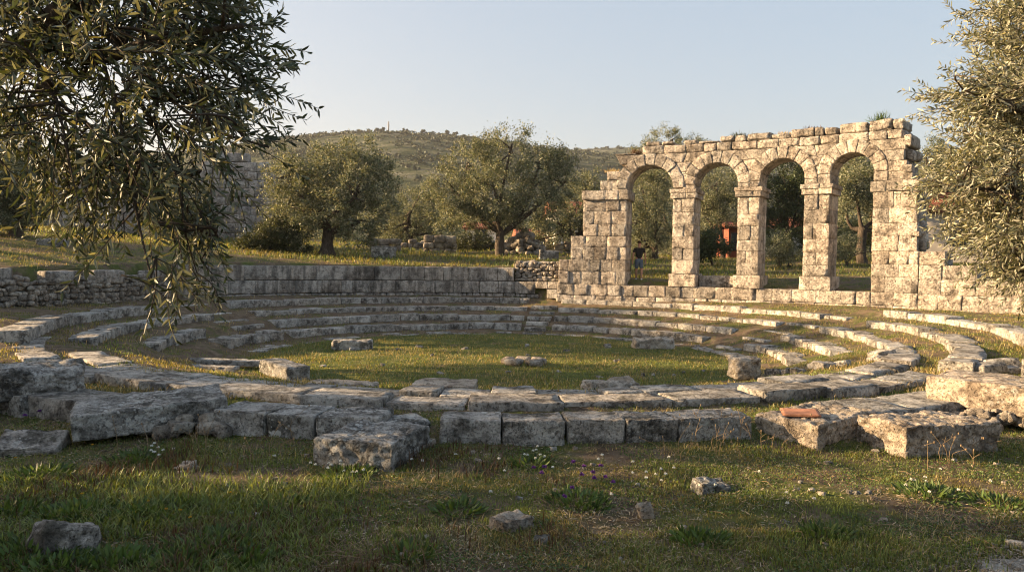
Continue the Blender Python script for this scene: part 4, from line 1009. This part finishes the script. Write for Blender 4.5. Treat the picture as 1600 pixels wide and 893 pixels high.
# flowers and dry stalks
fw = mat_plain('petal_white', (.78, .77, .70), .6, .08, 20.); fp = mat_plain('petal_purple', (.17, .055, .24), .6, .2, 20.); fy = mat_plain('petal_yellow', (.75, .42, .03), .6, .15, 20.)
stem_m = mat_plain('green_stem', (.08, .12, .03), .7, .2, 20.); dry_m = mat_plain('dry_stem', (.27, .19, .11), .8, .3, 20.)
def flower(label, px, py, mat, r, hgt, group, flat=False):
    x, y = on(px, py+hgt/on(px, py)[1]*F*.9); g = gz(x, y); rng = np.random.default_rng(int(px*7+py))
    root = empty('flower', (x, y, g), label, 'flower', group)
    top = np.array([x+rng.normal()*.012, y+rng.normal()*.012, g+hgt]); mb = MB()
    tube(mb, spline([[x, y, g-.01], [(x+top[0])/2+rng.normal()*.006, y, g+hgt*.5], top], 5), [.0016]*5, 4); mb.build('stem', stem_m, root)
    n = 34; d = unit(rng.normal(size=(n, 3))+[0, 0, .35]); d[:, 2] = np.abs(d[:, 2])*(.25 if flat else .8)-(.0 if flat else .25); d = unit(d)
    mb = MB(); leaves_fine(mb, np.repeat(top[None], n, 0), d, np.full(n, r)*rng.uniform(.8, 1.1, n), np.full(n, r*.55), rng); mb.build('petals', mat, root)
spots_w = [(1020+random.gauss(0, 40), 735+random.gauss(0, 10)) for _ in range(9)]+[(840+random.gauss(0, 25), 712+random.gauss(0, 8)) for _ in range(9)]+[(545+random.gauss(0, 32), 728+random.gauss(0, 8)) for _ in range(14)]+[(255+random.gauss(0, 16), 703+random.gauss(0, 4)) for _ in range(9)]+[(1450+random.gauss(0, 30), 762+random.gauss(0, 12)) for _ in range(9)]+[(1335+random.gauss(0, 40), 640+random.gauss(0, 4)) for _ in range(0)]+[(random.uniform(420, 1300), random.uniform(710, 790)) for _ in range(16)]
for p in spots_w: flower('small white clover head on a short stem in the near grass', p[0], p[1], fw, .018, random.uniform(.05, .11), 'white clover heads in the near grass')
for p in [(894, 722), (833, 735), (851, 733), (911, 730), (942, 730), (907, 744), (928, 738), (930, 748), (947, 746), (959, 754), (893, 763), (880, 776), (846, 742)]: flower('purple flower head in the middle of the near grass', p[0], p[1], fp, .027, .10, 'purple flowers in the near grass')
for p in [(40, 652), (60, 648)]: flower('purple flower under the dark pitted block at the left', p[0], p[1], fp, .03, .10, 'purple flowers under the left block')
for p in [(145, 698), (22, 715), (128, 770), (232, 780), (258, 793), (215, 798), (300, 806), (358, 768), (285, 794)]: flower('small yellow flower in the dark front left weeds', p[0], p[1], fy, .015, .06, 'yellow flowers in the front left weeds', True)
def stalk(px, py, hgt, label, group):
    x, y = on(px, py); g = gz(x, y); rng = np.random.default_rng(int(px*13+py)); root = empty('dry_stalk', (x, y, g), label, 'dry stalk', group)
    top = np.array([x+rng.normal()*.10, y+rng.normal()*.08, g+hgt]); mb = MB(); sp = spline([[x, y, g-.02], [x+rng.normal()*.02, y, g+hgt*.5], top], 7)
    tube(mb, sp, np.linspace(.0032, .0016, 7), 4)
    for j in range(int(rng.integers(0, 4))):
        a = sp[3+j % 3]; b = a+[rng.normal()*.08, rng.normal()*.05, rng.uniform(.04, .1)]; tube(mb, spline([a, (a+b)/2+[0, 0, .01], b], 4), np.linspace(.002, .0012, 4), 4)
    mb.build('stem', dry_m, root)
    mb = MB(); v, q = stone((.012, .012, .024), .005, (1, 1, 2), 1, .001, 9, 0); mb.add(v+top, q); mb.build('seed_head', dry_m, root)
for i in range(26): stalk(random.uniform(1010, 1260), random.uniform(690, 722), random.uniform(.14, .36), 'thin dry weed stalk in front of the long front row blocks', 'dry stalks by the front row')
for i in range(16): stalk(random.uniform(1400, 1560), random.uniform(712, 735), random.uniform(.16, .34), 'dry thistle stalk before the lone block on the right grass', 'dry stalks by the right block')
for i in range(14): stalk(random.uniform(170, 520), random.uniform(690, 740), random.uniform(.18, .48), 'rusty dry stalk before the blocks at the left', 'dry stalks at the left')
def flakes():
    rng = np.random.default_rng(78); n = 48000; y = 3.8*(10.2/3.8)**rng.random(n); x = rng.uniform(-.74, .78, n)*y
    k = fbm2(x*1.6+9, y*1.6, 3)+rng.normal(0, .2, n) > -.05; x, y = x[k], y[k]; n = len(x)
    P = np.stack([x, y, ground_z(x, y)+.006+rng.random(n)*.012], -1); a = rng.random(n)*6.28
    D_ = unit(np.stack([np.cos(a), np.sin(a), rng.normal(0, .25, n)], -1)); sd = unit(np.stack([-np.sin(a), np.cos(a), rng.normal(0, .3, n)], -1))
    mb = MB(); leaves_fine(mb, P, D_, rng.uniform(.02, .06, n), rng.uniform(.005, .013, n), rng, sd)
    tag(mb.build('leaf_litter', LF_LITTER, loc=(0, 0, 0)), 'dead olive leaves and straw flakes lying on the near ground', 'leaf litter', kind='stuff')
flakes()
def gravel():
    rng = np.random.default_rng(79); n = 9000; A, B = np.array([2.48, 4.86]), np.array([4.55, 6.12]); d = (B-A)/np.linalg.norm(B-A); nn_ = np.array([d[1], -d[0]])
    u = rng.uniform(-1, 4, n); v = rng.normal(.34, .40, n); v = np.where(v < -.35, .3, v); x = A[0]+d[0]*u+nn_[0]*v; y = A[1]+d[1]*u+nn_[1]*v; z = ground_z(x, y)+.012
    base, q = stone((1., .8, .6), .25, (1, 1, 1), 3, .08, 2, .1); k = len(base); s_ = rng.uniform(.006, .022, n); a = rng.random(n)*6.28
    c_, sn = np.cos(a)[:, None], np.sin(a)[:, None]; X = (base[None, :, 0]*c_-base[None, :, 1]*sn)*s_[:, None]+x[:, None]; Y = (base[None, :, 0]*sn+base[None, :, 1]*c_)*s_[:, None]+y[:, None]; Zz = base[None, :, 2]*s_[:, None]+z[:, None]
    mb = MB(); mb.add(np.stack([X, Y, Zz], -1).reshape(-1, 3), (np.arange(n)[:, None, None]*k+q[None]).reshape(-1, 4))
    tag(mb.build('gravel', ST_RUB, loc=(0, 0, 0)), 'loose gravel along the path in the bottom right corner', 'gravel', kind='stuff')
gravel()
def clover():
    rng = np.random.default_rng(80); n = 80000; y = 3.8*(10.4/3.8)**rng.random(n); x = rng.uniform(-.74, .78, n)*y
    k = 1.4*fbm2(x*.9+31, y*.9, 4)+rng.normal(0, .12, n) > -.02
    pv = (x-2.48)*.520-(y-4.86)*.854; k &= pv < 0; x, y = x[k], y[k]; n = len(x)
    P = np.stack([x, y, ground_z(x, y)+.004+.022*rng.random(n)], -1); a = rng.random(n)*6.28
    D_ = unit(np.stack([np.cos(a), np.sin(a), rng.uniform(-.1, .6, n)], -1)); mb = MB(); leaves_flat(mb, P, D_, rng.uniform(.012, .032, n), rng.uniform(.010, .018, n), rng)
    tag(mb.build('clover_mat', LF_WEED, loc=(0, 0, 0), smooth=False), 'matted clover and small leaves on the near ground', 'ground cover', kind='stuff')
clover()
def litter():
    rng = np.random.default_rng(77); mb = MB()
    for i in range(420):
        if i < 120: px, py = rng.normal(500, 60), rng.normal(850, 26)
        else: px, py = rng.uniform(0, 1600), rng.uniform(715, 892)
        x, y = on(px, min(py, 892)); a = rng.random()*6.28; L = rng.uniform(.05, .28); g = gz(x, y)
        p1 = np.array([x+math.cos(a)*L, y+math.sin(a)*L]); m_ = np.array([(x+p1[0])/2+rng.normal()*.02, (y+p1[1])/2+rng.normal()*.02])
        pts = spline([[x, y, g+.01], [*m_, gz(*m_)+.02+rng.random()*.03], [*p1, gz(*p1)+.01+rng.random()*.02]], 5); tube(mb, pts, np.linspace(.0026, .0012, 5), 4)
    tag(mb.build('dry_twigs', dry_m, loc=(0, 0, 0)), 'dry twigs and straw scattered over the near grass', 'twigs', kind='stuff')
litter()

# ------------------------------------------------------------------ hills, far scrub, mast, houses
def mat_hill():
    m, nt, b, _ = new_mat('hillside'); N = NB(nt); P = N.coord('Object')
    c = N.ramp(N.noise(P, .05, 10, .78), [(.36, (.030, .040, .024)), (.46, (.060, .072, .042)), (.55, (.105, .108, .072)), (.66, (.25, .235, .19))])
    N.link(c, b.inputs['Base Color']); b.inputs['Roughness'].default_value = 1.; b.inputs['Specular IOR Level'].default_value = 0.
    N.bump(N.noise(P, .09, 8, .7), 1., 4., b); return m
HILL = mat_hill()
def ridge(name, dist, table, depth, foot):
    px = np.array([t[0] for t in table], float); py = np.array([t[1] for t in table], float)
    us = np.linspace(px[0], px[-1], 260); xs = (us-800)/F*dist
    yy_ = np.interp(us, px, py); ker = np.ones(9)/9; yy_ = np.convolve(np.pad(yy_, 4, 'edge'), ker, 'valid')
    zc = np.array([at(u, v, dist)[2] for u, v in zip(us, yy_)])
    ts = np.r_[np.linspace(0, 1, 60), np.linspace(1.03, 1.6, 14)]
    X, Tm = np.meshgrid(xs, ts, indexing='ij'); ZC = np.repeat(zc[:, None], len(ts), 1)
    prof = np.where(Tm <= 1, (1-depth/dist*(1-Tm))*(1-(1-Tm)**2.2), 1-(Tm-1)*.2-(Tm-1)**2*.8)
    Y = dist-depth*(1-Tm)
    Z = foot+(ZC-foot)*prof + 5*fbm2(X.ravel()*.012, Y.ravel()*.012, 4).reshape(X.shape)*np.sin(np.clip(Tm, 0, 1)*math.pi)
    ids = np.arange(X.size).reshape(X.shape); mb = MB(); V = np.stack([X.ravel(), Y.ravel(), Z.ravel()], -1)
    mb.add(V, np.stack([ids[:-1, :-1], ids[1:, :-1], ids[1:, 1:], ids[:-1, 1:]], -1).reshape(-1, 4))
    tag(mb.build(name, HILL, loc=(0, 0, 0)), kind='structure')
    return X, Y, Z, Tm
R1 = ridge('hill', 700., [(-500, 330), (-100, 300), (150, 275), (300, 246), (370, 233), (450, 219), (520, 210), (560, 207), (640, 207), (720, 214), (800, 225), (860, 233), (920, 239), (1000, 250), (1200, 285), (1500, 320)], 480., 5.)
R2 = ridge('hills', 1150., [(-900, 300), (-400, 270), (0, 250), (300, 236), (380, 236), (500, 250), (700, 262), (800, 243), (860, 236), (930, 231), (990, 230), (1100, 228), (1250, 232), (1400, 246), (1500, 256), (1700, 262), (2200, 290), (2800, 330)], 430., 6.)
def scrub(Rr, n, seed, rlo, rhi, label):
    X, Y, Z, Tm = Rr; rng = np.random.default_rng(seed); mb = MB(); i = rng.integers(0, X.shape[0], n); j = rng.integers(4, 60, n)
    c = np.stack([X[i, j], Y[i, j], Z[i, j]], -1)+rng.normal(size=(n, 3))*[3, 3, 0]
    k = fbm2(c[:, 0]*.02, c[:, 1]*.03, 3) > -.45*rng.random(len(c)); c = c[k]; m = len(c); s = rng.uniform(rlo, rhi, m); per = 22
    idx = np.repeat(np.arange(m), per); d = unit(rng.normal(size=(m*per, 3))); d[:, 2] = np.abs(d[:, 2])
    P = c[idx]+d*s[idx, None]*[1, 1, .75]*rng.uniform(.4, 1., (m*per, 1)); leaves_flat(mb, P, unit(rng.normal(size=(m*per, 3))), s[idx]*.9, s[idx]*.7, rng)
    tag(mb.build('hillside_scrub', LF_SCRUB, loc=(0, 0, 0), smooth=False), label, 'scrub', kind='stuff')
scrub(R1, 15000, 5, .8, 2.4, 'low dark scrub dotting the near hillside'); scrub(R2, 6000, 6, 2., 4., 'low dark scrub dotting the farther hills')
for i, (px, s) in enumerate(((594, 2.2), (599, 2.4), (588, 1.7), (634, 1.8), (660, 1.6), (698, 2.0), (500, 1.6), (455, 1.6), (712, 1.8))):
    p = at(px, np.interp(px, [450, 520, 560, 640, 720], [219, 210, 207, 207, 213]), 698.)
    tree('hilltop_tree', 'tiny dark tree on the skyline of the hill', (p[0], p[1], p[2]-1), [(p[0], p[1], p[2]+s*.7, s*1.1, s*1.1, s*.8)], 400, 500+i, LF_SCRUB, .3, 1.2, 'trees on the hill skyline', 1.0, .6, .9)
p = at(607, 207, 700.); mast_m = mat_plain('mast_metal', (.25, .24, .23), .6, .1)
mast = empty('radio_mast', p-[0, 0, 1], 'thin radio mast on the top of the hill', 'mast')
mb = MB(); tube(mb, [p-[0, 0, 1], p+[0, 0, 5], p+[0, 0, 10.]], [.8, .7, .6], 6); mb.build('pole', mast_m, mast)
mb = MB(); tube(mb, [p+[-.9, 0, 6.6], p+[.9, 0, 6.6]], [.4, .4], 6); tube(mb, [p+[0, 0, 6], p+[0, 0, 8]], [.6, .6], 6); mb.build('antenna', mast_m, mast)
# grove beyond the terrace
rng = np.random.default_rng(9); mb = MB(); el = []
for i in range(60):
    y = rng.uniform(62, 150); x = rng.uniform(-.75, .8)*y; s = rng.uniform(2.0, 3.6); g = gz(x, y); el.append((x, y, g+s*.75, s*1.15, s*1.15, s*.9))
crown_leaves(mb, el, 60000, rng, .3, .13, .8, .5)
tag(mb.build('far_grove', LF_BG, loc=(0, 0, 0), smooth=False), 'mass of olive crowns beyond the terrace', 'grove', kind='stuff')

white_m = mat_plain('white_plaster', (.72, .69, .64), .85, .08, 3.); red_m = mat_plain('red_plaster', (.22, .075, .05), .9, .3, 1.5); win_m = mat_plain('dark_window', (.03, .035, .04), .2, .1, 3., .5)
def mat_roof():
    m, nt, b, _ = new_mat('clay_tiles'); N = NB(nt); P = N.coord('Object')
    w_ = N.node('ShaderNodeTexWave'); w_.inputs['Scale'].default_value = 2.2; w_.bands_direction = 'X'; N.link(P, w_.inputs['Vector'])
    c = N.ramp(N.noise(P, 3., 6, .65), [(.3, (.15, .05, .03)), (.6, (.27, .095, .058)), (.8, (.34, .17, .11))])
    N.link(c, b.inputs['Base Color']); b.inputs['Roughness'].default_value = .85; N.bump(w_.outputs['Fac'], 1., .12, b); return m
ROOF = mat_roof()
def box(mb, c, s, rz=0.):
    x, y, z = np.array(s)/2; V = np.array([(a, b, c_) for a in (-x, x) for b in (-y, y) for c_ in (-z, z)])
    mb.add(rotz(V, rz)+c, [(0, 1, 3, 2), (4, 6, 7, 5), (0, 4, 5, 1), (2, 3, 7, 6), (0, 2, 6, 4), (1, 5, 7, 3)])
def house(label, px, d, wdt, dep, h, rise, rz=0., wall=white_m, wins=2):
    x, y = ground_at(px, d); g = gz(x, y)-.2; root = empty('house', (x, y, g), label, 'house', 'red roofed houses beyond the ruin'); c = np.array([x, y, g])
    mb = MB(); box(mb, c+[0, 0, h/2], (wdt, dep, h), rz); w_ = mb.build('wall', wall, root, smooth=False)
    mb = MB(); e = .35; V = np.array([(-wdt/2-e, -dep/2-e, 0), (wdt/2+e, -dep/2-e, 0), (wdt/2+e, dep/2+e, 0), (-wdt/2-e, dep/2+e, 0), (-wdt/2-e, 0, rise), (wdt/2+e, 0, rise)])
    V2 = V+[0, 0, -.14]; V = np.concatenate([V, V2]); V = rotz(V, rz)+c+[0, 0, h+.15]
    mb.add(V, [(0, 1, 5, 4), (2, 3, 4, 5), (6, 10, 11, 7), (8, 11, 10, 9), (0, 6, 7, 1), (2, 8, 9, 3)], [(1, 2, 5), (3, 0, 4)]); mb.build('roof', ROOF, root, smooth=False)
    for i in range(wins):
        mb = MB(); u = (i+.5)/wins*wdt-wdt/2; q_ = rotz(np.array([[u, -dep/2-.02, h*.58]]), rz)[0]
        box(mb, c+q_, (1.0, .08, 1.2), rz); mb.build('window', win_m, root, smooth=False)
house('white house with a red tiled roof right of the arcade, behind the low wall', 1478, 44, 6.5, 5, 2.9, 1.2, -.25, mat_plain('shaded_plaster', (.46, .41, .35), .9, .3, 1.2), 1)  # plaster darkened to beige: the wall's shade is put into its colour
house('white house glimpsed behind the shady trees in the third arch', 1236, 58, 4.5, 5, 2.2, .9, -.1)
house('low house with a red roof left of the arcade behind the slim olive', 890, 62, 3.2, 5, 2.5, 1.1, .1)
house('red walled house glimpsed through the second arch', 1143, 52, 1.3, 3, 2.1, .4, 0., red_m, 1)
house('low white house with red tiles beyond the cairn', 838, 70, 3.5, 4, .9, .7, .1)
house('pinkish low house under the crown of the wide olive', 752, 66, 2.4, 4, 1.2, .6, 0., white_m, 1)

# ------------------------------------------------------------------ the visitor under the first arch
def visitor():
    p = at(998, 438, 31.9); x, y = p[0], p[1]; g = gz(x, y)
    skin = mat_plain('skin', (.38, .22, .15), .6, .08); shirt = mat_plain('black_cotton', (.018, .018, .02), .85, .2); denim = mat_plain('denim', (.09, .13, .19), .85, .2); shoe = mat_plain('white_shoe', (.7, .7, .68), .6, .08); hair = mat_plain('brown_hair', (.045, .026, .016), .7, .3, 40.)
    root = empty('person', (x, y, g), 'man in a black T-shirt and denim shorts seen from behind, walking through the first arch', 'person')
    S = 1.64/1.75
    def skinned(name, verts, edges, mat, sub=2, par=root):
        me = bpy.data.meshes.new(name); me.from_pydata([tuple(c*S for c in v[0]) for v in verts], edges, []); me.materials.append(mat)
        o = bpy.data.objects.new(name, me); COL.objects.link(o); o.parent = par
        m = o.modifiers.new('skin', 'SKIN'); m.use_smooth_shade = True
        if not me.skin_vertices: me.attributes.new('x', 'FLOAT', 'POINT')
        for i, v in enumerate(verts):
            sv = me.skin_vertices[0].data[i]; r = v[1] if hasattr(v[1], '__len__') else (v[1], v[1]); sv.radius = (r[0]*S, r[1]*S); sv.use_root = (i == 0)
        s = o.modifiers.new('sub', 'SUBSURF'); s.levels = sub; s.render_levels = sub
        return o
    def ensure(verts, edges, name, mat, sub=2):
        # skin layer is created by the operator-free route: a bmesh skin layer
        import bmesh
        bm = bmesh.new(); lay = bm.verts.layers.skin.verify(); bv = []
        for i, (c, r) in enumerate(verts):
            v = bm.verts.new(tuple(k*S for k in c)); r = r if hasattr(r, '__len__') else (r, r); v[lay].radius = (r[0]*S, r[1]*S); v[lay].use_root = (i == 0); bv.append(v)
        for a, b in edges: bm.edges.new((bv[a], bv[b]))
        me = bpy.data.meshes.new(name); bm.to_mesh(me); bm.free(); me.materials.append(mat)
        o = bpy.data.objects.new(name, me); COL.objects.link(o); o.parent = root
        m = o.modifiers.new('skin', 'SKIN'); m.use_smooth_shade = True
        s = o.modifiers.new('sub', 'SUBSURF'); s.levels = sub; s.render_levels = sub
        return o
    # +y is the way he walks, away from the seats
    V = [((0, 0, .95), (.15, .11)), ((0, 0, 1.10), (.135, .10)), ((0, .0, 1.30), (.165, .115)), ((0, 0, 1.43), (.10, .08)), ((0, .01, 1.50), .055), ((0, .03, 1.58), (.072, .085)), ((0, .035, 1.67), (.075, .092)), ((0, .03, 1.73), (.05, .06))]
    Ed = [(0, 1), (1, 2), (2, 3), (3, 4), (4, 5), (5, 6), (6, 7)]
    def add(c, r, to): V.append((c, r)); Ed.append((to, len(V)-1)); return len(V)-1
    for s, stp in ((-1, .10), (1, -.10)):
        k = add((s*.10, 0, .88), .095, 0); k = add((s*.105, stp*.7+.03, .50), .062, k); k = add((s*.11, stp*1.0, .30), .058, k); k = add((s*.11, stp*1.5, .09), .04, k); k = add((s*.12, stp*1.5+.10, .04), (.042, .03), k)
        k = add((s*.20, 0, 1.38), .06, 2); k = add((s*.27, -stp*.5-.01, 1.10), .043, k); k = add((s*.29, -stp*.9+.03, .87), .030, k); k = add((s*.295, -stp*.9+.05, .80), (.036, .018), k); h = k
        for f, (ox, L) in enumerate(((-.03, .055), (-.01, .065), (.01, .06), (.028, .05))):
            a = add((s*.295, -stp*.9+.05-ox, .745), .0085, h); add((s*.285, -stp*.9+.06-ox, .745-L), .007, a)
        a = add((s*.275, -stp*.9+.085, .775), .0095, h); add((s*.27, -stp*.9+.10, .73), .008, a)
    ensure(V, Ed, 'body', skin)
    V = [((0, 0, .86), (.168, .128)), ((0, 0, 1.10), (.155, .118)), ((0, 0, 1.30), (.18, .13)), ((0, 0, 1.44), (.10, .085))]; Ed = [(0, 1), (1, 2), (2, 3)]
    for s, stp in ((-1, .1), (1, -.1)): k = add((s*.20, 0, 1.38), .075, 2); k = add((s*.245, -stp*.3, 1.20), .062, k)
    ensure(V, Ed, 't_shirt', shirt)
    V = [((0, 0, 1.04), (.150, .115)), ((0, 0, .90), (.158, .123))]; Ed = [(0, 1)]
    for s, stp in ((-1, .1), (1, -.1)): k = add((s*.10, .0, .80), .105, 1); k = add((s*.108, stp*.7+.02, .50), .088, k)
    ensure(V, Ed, 'shorts', denim)
    for s, stp in ((-1, .1), (1, -.1)): ensure([((s*.11, stp*1.5-.06, .045), (.045, .042)), ((s*.115, stp*1.5+.03, .04), (.048, .038)), ((s*.12, stp*1.5+.17, .03), (.042, .026))], [(0, 1), (1, 2)], 'shoe', shoe)
    ensure([((0, -.02, 1.63), (.07, .07)), ((0, -.005, 1.70), (.084, .09)), ((0, .03, 1.745), (.07, .08))], [(0, 1), (1, 2)], 'hair', hair)
    root.rotation_euler = (0, 0, R(-6))
visitor()

# ------------------------------------------------------------------ light, sky, camera
sun_dir = np.array([-.998, .06, 0.]); EL = R(14.5)
sun_vec = np.array([sun_dir[0]*math.cos(EL), sun_dir[1]*math.cos(EL), math.sin(EL)])
w_ = bpy.data.worlds.new('World'); scene.world = w_; w_.use_nodes = True; nt = w_.node_tree
bg = nt.nodes['Background']; sky = nt.nodes.new('ShaderNodeTexSky'); sky.sky_type = 'NISHITA'; sky.sun_disc = False
sky.sun_elevation = EL; sky.sun_rotation = math.atan2(sun_vec[0], sun_vec[1]); sky.altitude = 50; sky.air_density = 1.0; sky.dust_density = 4.2; sky.ozone_density = 1.3
hs = nt.nodes.new('ShaderNodeHueSaturation'); hs.inputs['Saturation'].default_value = 1.75
gm = nt.nodes.new('ShaderNodeGamma'); gm.inputs[1].default_value = .32
nt.links.new(sky.outputs[0], gm.inputs[0]); nt.links.new(gm.outputs[0], hs.inputs['Color'])
mu = nt.nodes.new('ShaderNodeMix'); mu.data_type = 'RGBA'; mu.blend_type = 'MULTIPLY'; mu.inputs[0].default_value = 1.
nt.links.new(hs.outputs[0], mu.inputs[6]); mu.inputs[7].default_value = (1.05, 1.04, 1.06, 1)
nt.links.new(mu.outputs[2], bg.inputs[0]); bg.inputs[1].default_value = .132
L = bpy.data.lights.new('sun', 'SUN'); L.energy = 5.0; L.angle = R(.5); L.color = (1., .70, .39)
lo = bpy.data.objects.new('sun', L); COL.objects.link(lo)
from mathutils import Vector, Matrix
lo.rotation_euler = Vector(tuple(sun_vec)).to_track_quat('Z', 'Y').to_euler(); lo.location = (-30, 10, 20)

cam = bpy.data.cameras.new('camera'); cam.sensor_width = 36.; cam.lens = F/1600*36.; cam.clip_start = .05; cam.clip_end = 6000
co = bpy.data.objects.new('camera', cam); COL.objects.link(co); scene.camera = co
co.matrix_world = Matrix.Translation((0, 0, HC)) @ Matrix.Rotation(R(90)-PITCH, 4, 'X') @ Matrix.Rotation(ROLL, 4, 'Z')
vs = scene.view_settings; vs.view_transform = 'Standard'; vs.look = 'None'; vs.gamma = 1.; vs.use_curve_mapping = False; vs.exposure = 2.02
scene.cycles.max_bounces = 6; scene.cycles.diffuse_bounces = 3; scene.cycles.transmission_bounces = 3; scene.cycles.transparent_max_bounces = 4
scene.cycles.use_denoising = True
scene.cycles.filter_width = 1.1 if hasattr(scene.cycles, 'filter_width') else 1.5

def build_haze():
    m = bpy.data.materials.new('haze_air'); m.use_nodes = True; nt = m.node_tree; nt.nodes.clear()
    out = nt.nodes.new('ShaderNodeOutputMaterial'); v = nt.nodes.new('ShaderNodeVolumePrincipled')
    v.inputs['Color'].default_value = (.82, .84, .88, 1); v.inputs['Density'].default_value = .00016; v.inputs['Anisotropy'].default_value = .3
    nt.links.new(v.outputs[0], out.inputs['Volume'])
    mb = MB(); V = np.array([(a, b, c) for a in (-1700., 1700.) for b in (-80., 2200.) for c in (-6., 240.)])
    mb.add(V, [(0, 1, 3, 2), (4, 6, 7, 5), (0, 4, 5, 1), (2, 3, 7, 6), (0, 2, 6, 4), (1, 5, 7, 3)])
    tag(mb.build('haze', m, loc=(0, 0, 0), smooth=False), kind='stuff')
    scene.cycles.volume_bounces = 0
build_haze()
